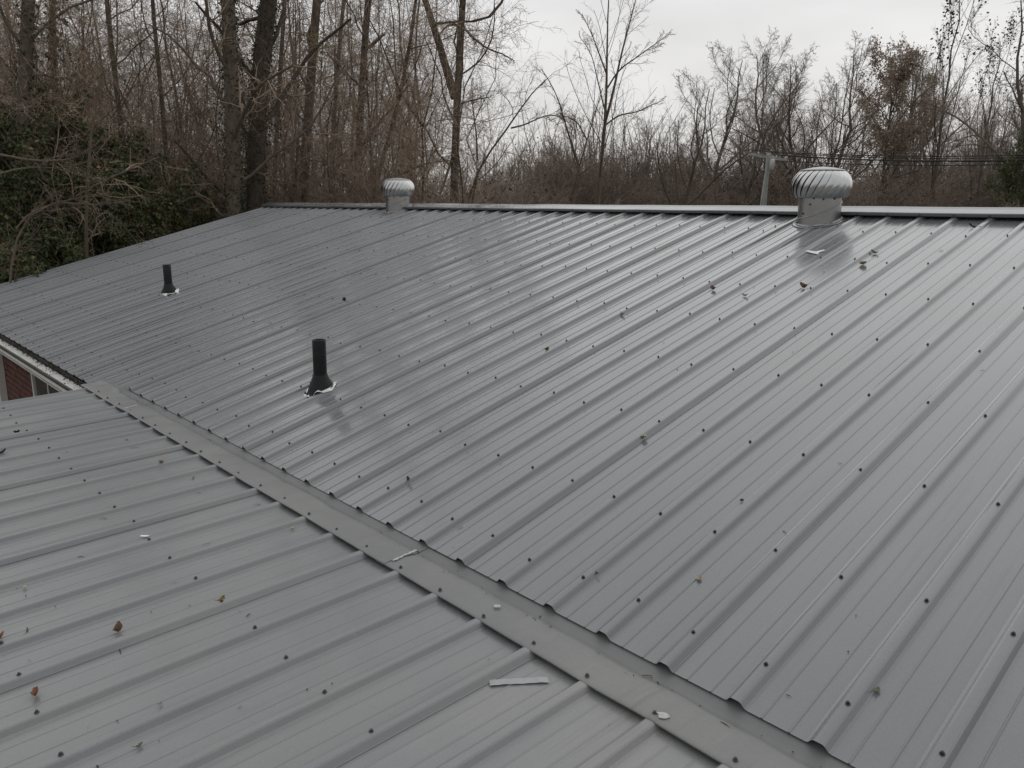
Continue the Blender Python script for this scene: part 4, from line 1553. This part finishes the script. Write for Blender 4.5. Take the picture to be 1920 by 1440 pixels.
# --- far tree line to the right; the ones that stand out have their own words
far = [
    ('spreading', 1290, 42, 0.86, 'bare spreading tree left of the utility pole, lower than its neighbours'),
    ('spreading', 1392, 52, 1.14, 'bare tree with heavy crooked limbs right behind the utility pole crossarm'),
    ('vase', 1425, 56, 0.95, 'bare upright tree with forked top behind the utility pole'),
    ('spreading', 1500, 52, 1.08, 'broad bare tree right behind the near turbine vent'),
    ('vase', 1560, 54, 0.90, 'bare narrow tree just left of the brown leaved oak'),
    ('oak', 1640, 45, (1.05, 1.05, 1.13), 'oak still holding dry brown leaves in its crown'),
    ('vase_leafy', 1745, 46, 1.0, 'tallest airy tree right of the brown oak with a few withered leaves at its tips'),
    ('vase', 1700, 54, 0.85, 'bare tree with pale upswept branches filling the space right of the oak'),
    ('vase_leafy', 1828, 56, 0.95, 'upright tree with sparse withered leaves between the airy tree and the right edge'),
    ('spreading', 1910, 40, 1.12, 'tall bare tree cut by the right edge of the photo'),
]
for kind, px, dist, s_, lb in far:
    nm = {'spreading': 'spreading_tree', 'vase': 'upright_tree', 'vase_leafy': 'airy_tree', 'oak': 'oak_tree'}[kind]
    plant(kind, px, dist, s_, lb, None, 'tree', nm)
lines = {'spreading': [], 'vase': [], 'thicket': []}
for i in range(62):
    px = np.linspace(880, 2150, 62)[i] + random.uniform(-14, 14)
    dist = random.uniform(56, 88)
    k = random.choice(('spreading', 'spreading', 'vase', 'thicket'))
    top = 135 if px > 1330 else (255 if px < 1050 else 225)
    hh = (385 - top) / F_PX * dist + 1.26 - GZ
    s_ = hh / {'spreading': 12, 'vase': 14.5, 'thicket': 10.5}[k] * random.uniform(0.65, 1.05)
    lines[k].append((k, px, dist, (s_ * 1.1, s_ * 1.1, s_)))
series(lines['spreading'], 'spreading bare far tree', '', 'spreading trees of the far tree line', 'tree', 'far_tree')
series(lines['vase'], 'upright bare far tree', '', 'upright trees of the far tree line', 'tree', 'far_tree')
series(lines['thicket'], 'tangled far thicket', '', 'thickets of the far tree line', 'thicket', 'thicket')
# --- undergrowth
it = []
for i in range(60):
    px = np.linspace(860, 2060, 60)[i] + random.uniform(-9, 9)
    dist = random.uniform(48, 66) if 1360 < px < 1520 else random.uniform(38, 62)
    s_ = random.uniform(0.75, 1.5) * dist / 44
    it.append(('brush', px, dist, (s_ * 1.2, s_ * 1.2, s_)))
series(it, 'far reddish bare bush', '', 'bushes below the far tree line', 'bush', 'bush')
it = []
for i in range(34):
    px = np.linspace(-40, 850, 34)[i] + random.uniform(-12, 12)
    s_ = random.uniform(0.9, 1.35)
    it.append(('brush', px, random.uniform(17, 30), (s_ * 1.1, s_ * 1.1, s_)))
series(it, 'brown bare wood bush', '', 'bushes on the floor of the left wood', 'bush', 'bush')

# --- far-off wood closing the view
rs = np.random.default_rng(77)
n = 3300
pxs = np.concatenate([rs.uniform(-500, 900, n // 4), rs.uniform(850, 2400, n - n // 4)])
ds = rs.uniform(60, 120, n)
base = np.array([spot(x, d_) for x, d_ in zip(pxs, ds)])
hh = rs.uniform(4.0, 11.5, n) * (0.75 + 0.25 * np.sin(pxs / 140.0)) * np.where(pxs < 900, 0.62, 1.12)
P = np.zeros((n, 5, 3))
drift = rs.normal(0, 0.5, (n, 2))
for j in range(5):
    P[:, j, :2] = base[:, :2] + drift * j * 0.6 + rs.normal(0, 0.14, (n, 2)) * j
    P[:, j, 2] = base[:, 2] + hh * j / 4
R = np.linspace(0.06, 0.014, 5)[None] * rs.uniform(0.6, 1.5, n)[:, None]
parts = [tubes(P, R, 3)]
C, R2 = kids(P, R, n=15, t0=0.12, t1=1.0, length=0.34, ang=50, up=0.06, wig=0.26, M_=4, ratio=0.5, rs=rs, lenprof=0.6, rmin=0.007)
parts.append(tubes(C, R2, 3))
V, Q = join(parts)
o = link('distant_wood', fast_mesh('distant_wood', V, Q, M['far_twig']))
tag(o, 'far-off bare wood that closes the view behind the tree line', 'wood', None, 'stuff')


# ---------------------------------------------------------------- evergreens
def shrub_kind(seed, w, h, n, size, mat):
    rs = np.random.default_rng(seed)
    # stems
    ns = 26
    P = np.zeros((ns, 6, 3))
    az = rs.random(ns) * 2 * PI
    out_ = rs.uniform(0.1, 1.0, ns) * w
    for j in range(6):
        s = j / 5
        P[:, j, 0] = np.cos(az) * out_ * s ** 1.4
        P[:, j, 1] = np.sin(az) * out_ * s ** 1.4
        P[:, j, 2] = h * s * (1.0 - 0.35 * (out_ / w) ** 2)
    P += rs.normal(0, 0.05, P.shape)
    R = np.linspace(0.022, 0.005, 6)[None] * np.ones((ns, 1))
    tr = tubes(P, R, 4)
    C, R2 = kids(P, R, n=11, t0=0.15, t1=1.0, length=0.28, ang=50, up=0.08, wig=0.25, M_=5, ratio=0.5, rs=rs, rmin=0.003)
    C2, R3 = kids(C, R2, n=5, t0=0.15, t1=1.0, length=0.45, ang=50, up=0.0, wig=0.25, M_=4, ratio=0.6, rs=rs, rmin=0.0025)
    cr_ = join([tubes(C, R2, 3), tubes(C2, R3, 3)])
    q = C2.reshape(-1, 3)
    q = q[rs.integers(0, len(q), n)] + rs.normal(0, 0.045, (n, 3))
    lf = leaf_cards(q, size, rs, 0.6)
    return (fast_mesh('stems', *tr, M['bark'], True), fast_mesh('twigs', *cr_, M['twig']), fast_mesh('leaves', *lf, M[mat]))


SK = {'dark': shrub_kind(201, 1.5, 4.4, 28000, 0.062, 'evergreen'), 'low': shrub_kind(202, 1.7, 3.2, 24000, 0.056, 'evergreen'),
      'olive': shrub_kind(203, 1.3, 3.4, 14000, 0.06, 'olive')}
sfirst = {}


def shrub(kind, px, dist, s, label, group=None):
    w = spot(px, dist)
    if kind not in sfirst:
        root = link('evergreen_shrub', None, w)
        tag(root, label, 'shrub', group)
        for nm, me in zip(('stems', 'twigs', 'leaves'), SK[kind]):
            o = bpy.data.objects.new(nm, me)
            COL.objects.link(o)
            o.parent = root
        root.scale = s
        sfirst[kind] = root
        return
    copy_tree(sfirst[kind], w, label, group, random.uniform(0, 6.28), s)


for i, (kind, px, dist, s, lb) in enumerate([
    ('dark', 15, 15.0, (1.2, 1.2, 1.15), 'dark evergreen shrub by the left edge of the photo, behind the roof corner'),
    ('dark', 95, 16.0, (1.1, 1.1, 1.25), 'tall dark evergreen shrub below the leaf hung trunk'),
    ('low', 170, 14.6, (1.1, 1.1, 1.15), 'dense green shrub around the pale sapling'),
    ('dark', 250, 16.0, (1.2, 1.2, 1.12), 'rounded evergreen shrub left of the ivy pair'),
    ('olive', 300, 15.2, (1.2, 1.2, 1.15), 'olive green shrub in front of the rounded evergreen'),
    ('low', 375, 16.2, (1.1, 1.1, 1.1), 'low green shrub at the foot of the ivy pair behind the roof edge'),
    ('olive', 455, 15.6, (1.0, 1.0, 0.98), 'thin yellowish shrub beside the top end of the roof'),
    ('low', 60, 13.8, (1.0, 1.0, 0.85), 'low dark green shrub closest to the gable end of the roof'),
    ('olive', 560, 19.5, (1.0, 1.0, 1.0), 'sparse olive shrub behind the left end of the ridge'),
    ('dark', 335, 17.5, (1.0, 1.0, 1.0), 'dark green shrub spreading right of the rounded evergreen'),
    ('olive', 415, 16.0, (1.1, 1.1, 1.0), 'olive shrub just left of the ivy pair by the roof corner'),
    ('low', 500, 18.0, (1.0, 1.0, 1.1), 'green shrub right behind the top end of the roof'),
    ('low', -60, 15.0, (1.2, 1.2, 1.2), 'green shrub partly outside the left edge of the photo'),
    ('dark', 1918, 40.0, (1.0, 1.0, 1.55), 'dark evergreen standing in the tree line at the right edge of the photo'),
]):
    shrub(kind, px, dist, s, lb)


# ---------------------------------------------------------------- things lying on the roofs
def leaf_mesh(name, seed, w, l, curl, cup, mat, ragged=0.12):
    rs = np.random.default_rng(seed)
    mb = MB()
    n = 9
    V = []
    for i in range(n):
        s = i / (n - 1)
        half = w / 2 * (math.sin(PI * min(1, s * 0.92 + 0.05)) ** 0.7) * (1 + rs.normal(0, ragged))
        y = (s - 0.5) * l
        zc = curl * (s - 0.5) ** 2 * l * 2
        for q in (-1, -0.5, 0, 0.5, 1):
            V.append((q * half, y + rs.normal(0, l * 0.01), zc + cup * abs(q) ** 1.5 * half + rs.normal(0, w * 0.015)))
    up = np.array(V)
    lo = up - np.array([0, 0, 0.0006])
    fs = [(i * 5 + j, i * 5 + j + 1, i * 5 + 6 + j, i * 5 + 5 + j) for i in range(n - 1) for j in range(4)]
    mb.add(up, fs)
    mb.add(lo, [f[::-1] for f in fs])
    pts = np.array([(0, -l * 0.5, up[2][2]), (rs.normal(0, 0.002), -l * 0.62, up[2][2] + 0.002), (rs.normal(0, 0.004), -l * 0.78, up[2][2] + 0.003)])
    mb.tube(pts, 0.0007, 5)
    zmin = min(v[:, 2].min() for v in mb.v)
    mb.v = [v - np.array([0, 0, zmin]) for v in mb.v]
    return mb.mesh(name, mat, True)


def lm_(name, col):
    return simple(name, col, 0.75, 0.0, 0.35, 90, 0.3)


ML = {'brown': lm_('leaf_brown', (0.15, 0.09, 0.055)), 'orange': lm_('leaf_orange', (0.22, 0.10, 0.05)), 'olive': lm_('leaf_olive', (0.20, 0.16, 0.045)),
      'tan': lm_('leaf_tan', (0.30, 0.23, 0.15)), 'pale': lm_('leaf_pale', (0.42, 0.38, 0.22)), 'dark': lm_('leaf_dark', (0.035, 0.028, 0.022)),
      'green': lm_('leaf_green', (0.14, 0.13, 0.085))}


def lie(obj_name, mesh, px, py, roof, label, cat, spin=0.0, tilt=(0, 0), lift_=0.001, group=None):
    if roof == 'main':
        p = on_plane(px, py, NM, OMP)
        a = A
    elif roof == 'low':
        p = on_plane(px, py, NL, OLP)
        a = B
    else:
        p = on_plane(px, py, (0, 0, 1), (0, 0, -0.0215))
        a = 0.0
    nrm = np.array([0, -math.sin(a), math.cos(a)])
    # ride on the rib if it lies there
    if roof in ('main', 'low'):
        ph = 0 if roof == 'main' else PH
        dx = abs((p[0] - ph + S / 2) % S - S / 2)
        h = RIB * min(1, max(0, (0.034 - dx) / 0.02))
        h = max(h, 0.0032)
    else:
        h = 0.0
    p = p + nrm * (h + lift_)
    R_ = Matrix.Rotation(a, 4, 'X') @ Matrix.Rotation(spin, 4, 'Z') @ Euler((tilt[0], tilt[1], 0)).to_matrix().to_4x4()
    o = link(obj_name, mesh, p, None, R_.to_euler())
    tag(o, label, cat, group)
    return o


LV = [
    # px, py, roof, width, length, curl, cup, colour, spin, label
    (224, 1186, 'low', 0.030, 0.044, 1.2, 0.9, 'brown', 0.9, 'curled brown leaf with an upturned tip on the low roof, left of the olive leaf'),
    (416, 1129, 'low', 0.028, 0.034, 0.9, 0.5, 'olive', 0.2, 'olive yellow crumpled leaf near the middle of the low roof'),
    (68, 1306, 'low', 0.022, 0.050, 0.6, 1.4, 'orange', 1.25, 'rolled orange brown leaf on the low roof near the lower left corner'),
    (1, 1199, 'low', 0.025, 0.036, 0.8, 0.8, 'orange', 0.3, 'reddish leaf cut by the left edge of the photo on the low roof'),
    (304, 874, 'low', 0.026, 0.040, 0.7, 0.5, 'tan', 1.0, 'tan leaf with a reddish tip on the low roof below the flashing'),
    (363, 898, 'low', 0.012, 0.020, 0.4, 0.6, 'orange', 0.7, 'tiny reddish leaf scrap on the low roof beside the flashing'),
    (549, 993, 'low', 0.016, 0.022, 0.6, 0.6, 'pale', 0.5, 'small pale yellow leaf scrap on the low roof close under the flashing'),
    (262, 1402, 'low', 0.010, 0.024, 0.5, 0.9, 'green', 0.4, 'narrow greenish leaf scrap low on the left roof'),
    (301, 1323, 'low', 0.010, 0.013, 0.6, 0.8, 'tan', 0.4, 'small tan husk on the low roof above the narrow greenish scrap'),
    (47, 1104, 'low', 0.014, 0.022, 0.4, 0.5, 'pale', 1.2, 'small pale leaf scrap on the low roof near the left edge of the photo'),
    (52, 1187, 'low', 0.008, 0.028, 0.7, 0.8, 'brown', 1.3, 'thin brown leaf strip on the low roof near the reddish leaf'),
    (33, 814, 'low', 0.030, 0.050, 0.8, 0.7, 'dark', 0.9, 'dark withered leaf far up the low roof towards the gutter'),
    (4, 851, 'low', 0.030, 0.055, 0.8, 0.7, 'dark', 0.2, 'dark withered leaf at the left edge of the photo on the low roof'),
    (1208, 824, 'main', 0.028, 0.032, 0.7, 0.4, 'pale', 0.4, 'pale yellow leaf on the middle of the main roof'),
    (1337, 544, 'main', 0.040, 0.050, 0.9, 0.8, 'brown', 1.0, 'curled brown leaf below the near turbine vent, left of a twiggy scrap'),
    (1397, 556, 'main', 0.022, 0.055, 0.6, 0.6, 'green', 1.3, 'thin twiggy leaf scrap between two brown leaves below the near vent'),
    (1507, 541, 'main', 0.045, 0.070, 0.9, 0.9, 'brown', 1.2, 'brown leaf lying by a screw straight below the near turbine vent'),
    (1617, 497, 'main', 0.050, 0.065, 0.7, 0.5, 'tan', 0.9, 'tan broken leaf right of and below the near turbine vent'),
    (1639, 476, 'main', 0.035, 0.060, 0.7, 0.5, 'green', 1.3, 'greenish brown leaf scrap right of the near turbine vent'),
    (1826, 428, 'main', 0.035, 0.095, 0.5, 0.6, 'dark', 1.2, 'dark pointed leaf near the ridge at the right'),
    (647, 565, 'main', 0.038, 0.060, 0.8, 0.8, 'dark', 1.1, 'dark leaf on the main roof midway between the vent pipes and the ridge'),
    (1026, 660, 'main', 0.030, 0.040, 0.9, 0.9, 'brown', 0.2, 'small brown leaf caught on a rib in the middle of the main roof'),
    (768, 906, 'main', 0.016, 0.036, 0.5, 0.8, 'dark', 1.1, 'dark leaf scrap on the main roof just above the flashing'),
    (1645, 1298, 'main', 0.014, 0.026, 0.5, 0.3, 'green', 0.1, 'dull green leaf flat on the main roof near the lower right corner'),
    (1311, 1087, 'main', 0.020, 0.024, 0.4, 0.3, 'tan', 0.5, 'small tan leaf patch on the main roof in the lower middle'),
    (1391, 941, 'main', 0.016, 0.022, 0.4, 0.5, 'dark', 0.3, 'small dark scrap on a rib in the right half of the main roof'),
    (1167, 592, 'main', 0.016, 0.050, 0.5, 0.6, 'dark', 1.2, 'thin dark leaf strip in the upper middle of the main roof'),
    (1120, 1081, 'main', 0.008, 0.020, 0.5, 0.6, 'dark', 1.2, 'tiny dark scrap on the main roof close to the flashing'),
]
for i, (px, py, roof, w_, l_, cu, cp, colr, sp_, lb) in enumerate(LV):
    lie('fallen_leaf', leaf_mesh('fallen_leaf', 300 + i, w_ * 0.88, l_ * 0.88, cu, cp, ML[colr]), px, py, roof, lb, 'leaf', sp_, (random.uniform(-.2, .2), random.uniform(-.2, .2)))

M['tape'] = simple('clear_tape', (0.31, 0.317, 0.322), 0.35, 0.0, 0.1, 30)
M['plastic'] = simple('white_plastic', (0.80, 0.80, 0.79), 0.4, 0.0, 0.05, 30)
mb = MB()
rs = np.random.default_rng(5)
n = 26
p1, p2 = on_plane(918, 1284, NL, OLP), on_plane(1028, 1277, NL, OLP)
ln = np.linalg.norm(p2 - p1)
hw = 0.0125
V = []
for i in range(n):
    s = i / (n - 1)
    jag = rs.normal(0, 0.0012) if i in (0, n - 1) else 0
    zz = 0.0012 + 0.0008 * math.sin(s * 9) + 0.0006 * math.sin(s * 31)
    for q in (-1, 0, 1):
        V.append(((s - 0.5) * ln + jag * q, q * hw + 0.002 * math.sin(s * 4.0), zz + 0.0004 * q))
up = np.array(V)
fs = [(i * 3 + j, i * 3 + j + 1, i * 3 + 4 + j, i * 3 + 3 + j) for i in range(n - 1) for j in range(2)]
mb.add(up, [f[::-1] for f in fs])
mb.add(up - np.array([0, 0, 0.0003]), fs)
dvec = p2 - p1
lie('tape_strip', mb.mesh('tape_strip', M['tape'], True), 973, 1280, 'low', 'strip of pale translucent tape stuck on the low roof beside the flashing', 'tape',
    math.atan2(dvec[1], dvec[0]), (0, 0), 0.0006)


def scrap(name, outline, th, mat, bend=0.0):
    o = np.array(outline, float)
    mb = MB()
    k = len(o)
    up = np.column_stack([o, np.full(k, th) + bend * o[:, 0] ** 2])
    lo = np.column_stack([o, bend * o[:, 0] ** 2])
    mb.add(np.vstack([up, lo]), [tuple(range(k)), tuple(range(2 * k - 1, k - 1, -1))] + [(i, k + i, k + (i + 1) % k, (i + 1) % k) for i in range(k)])
    return mb.mesh(name, mat)


lie('plastic_scrap', scrap('plastic_scrap', [(-.017, -.006), (.004, -.0045), (.018, .0), (.016, .005), (-.004, .005), (-.018, .004)], 0.003, M['plastic'], 6.0),
    272, 1008, 'low', 'bright white plastic scrap on the left part of the low roof', 'scrap', 0.75)
lie('plastic_scrap', scrap('plastic_scrap', [(-.060, .060), (-.035, .070), (.0, .022), (.055, .026), (.06, .006), (.012, -.010), (-.002, -.050), (-.03, .0)], 0.004, M['plastic'], 1.0),
    1531, 475, 'main', 'white bird shaped scrap in the dark reflection below the near turbine vent', 'scrap', 0.75)
for px, py, sx, lb in ((1244, 1342, 1.25, 'rough whitish sealant patch on the flashing beside a screw at the lower right'),
                       (932, 1137, 0.9, 'smooth pale sealant dab on the middle of the flashing')):
    rs = np.random.default_rng(int(px))
    th_ = np.linspace(0, 2 * PI, 18, endpoint=False)
    ol = np.column_stack([0.013 * sx * np.cos(th_) * (1 + rs.normal(0, .14, 18)), 0.010 * sx * np.sin(th_) * (1 + rs.normal(0, .14, 18))])
    lie('sealant_patch', scrap('sealant_patch', ol, 0.0016, M['sealant']), px, py, 'flash', lb, 'sealant', 0.4, (0, 0), 0.0005)

# loose crumbs, twiglets and specks nobody could count
rs = np.random.default_rng(9)
mb = MB()
for q in range(520):
    u = rs.random()
    if u < 0.42:
        x, y = rs.uniform(-4.8, 2.6), rs.uniform(-2.2, -0.25)
        z, a = Z0 - RIB + (y - Y0) * TB, B
        ph = PH
    elif u < 0.72:
        x, t_ = rs.uniform(-9, 3), rs.uniform(0.02, 4.5)
        y, z, a = t_ * CA, t_ * SA - RIB / CA, A
        ph = 0
    else:
        x, y = rs.uniform(-4.9, 2.2), -0.055 + rs.normal(0, 0.012)
        z, a = -0.0295, 0
        ph = None
    if ph is not None:
        dx = abs((x - ph + S / 2) % S - S / 2)
        if dx < 0.04:
            continue
        z += 0.0036
    s_ = rs.uniform(0.0012, 0.0035) * (1 if u > .72 else 1.3)
    ln = s_ * rs.choice([1, 1, 1, 3, 5])
    R_ = np.array(Euler((a, 0, rs.uniform(0, 6.28))).to_matrix())
    vv = np.array([(-ln, -s_ * .4, 0), (0, -s_ * .5, s_ * .3), (ln, -s_ * .2, 0), (ln * .9, s_ * .4, 0), (0, s_ * .5, s_ * .6), (-ln * .8, s_ * .5, 0), (0, 0, s_ * .8)])
    mb.add(vv @ R_.T + np.array([x, y, z]), [(0, 1, 6), (1, 2, 6), (2, 3, 6), (3, 4, 6), (4, 5, 6), (5, 0, 6)])
o = link('roof_crumbs', mb.mesh('roof_crumbs', lm_('crumb', (0.06, 0.045, 0.032))))
tag(o, 'scattered dark crumbs and twiglets on the roof sheets and flashing', 'debris', None, 'stuff')
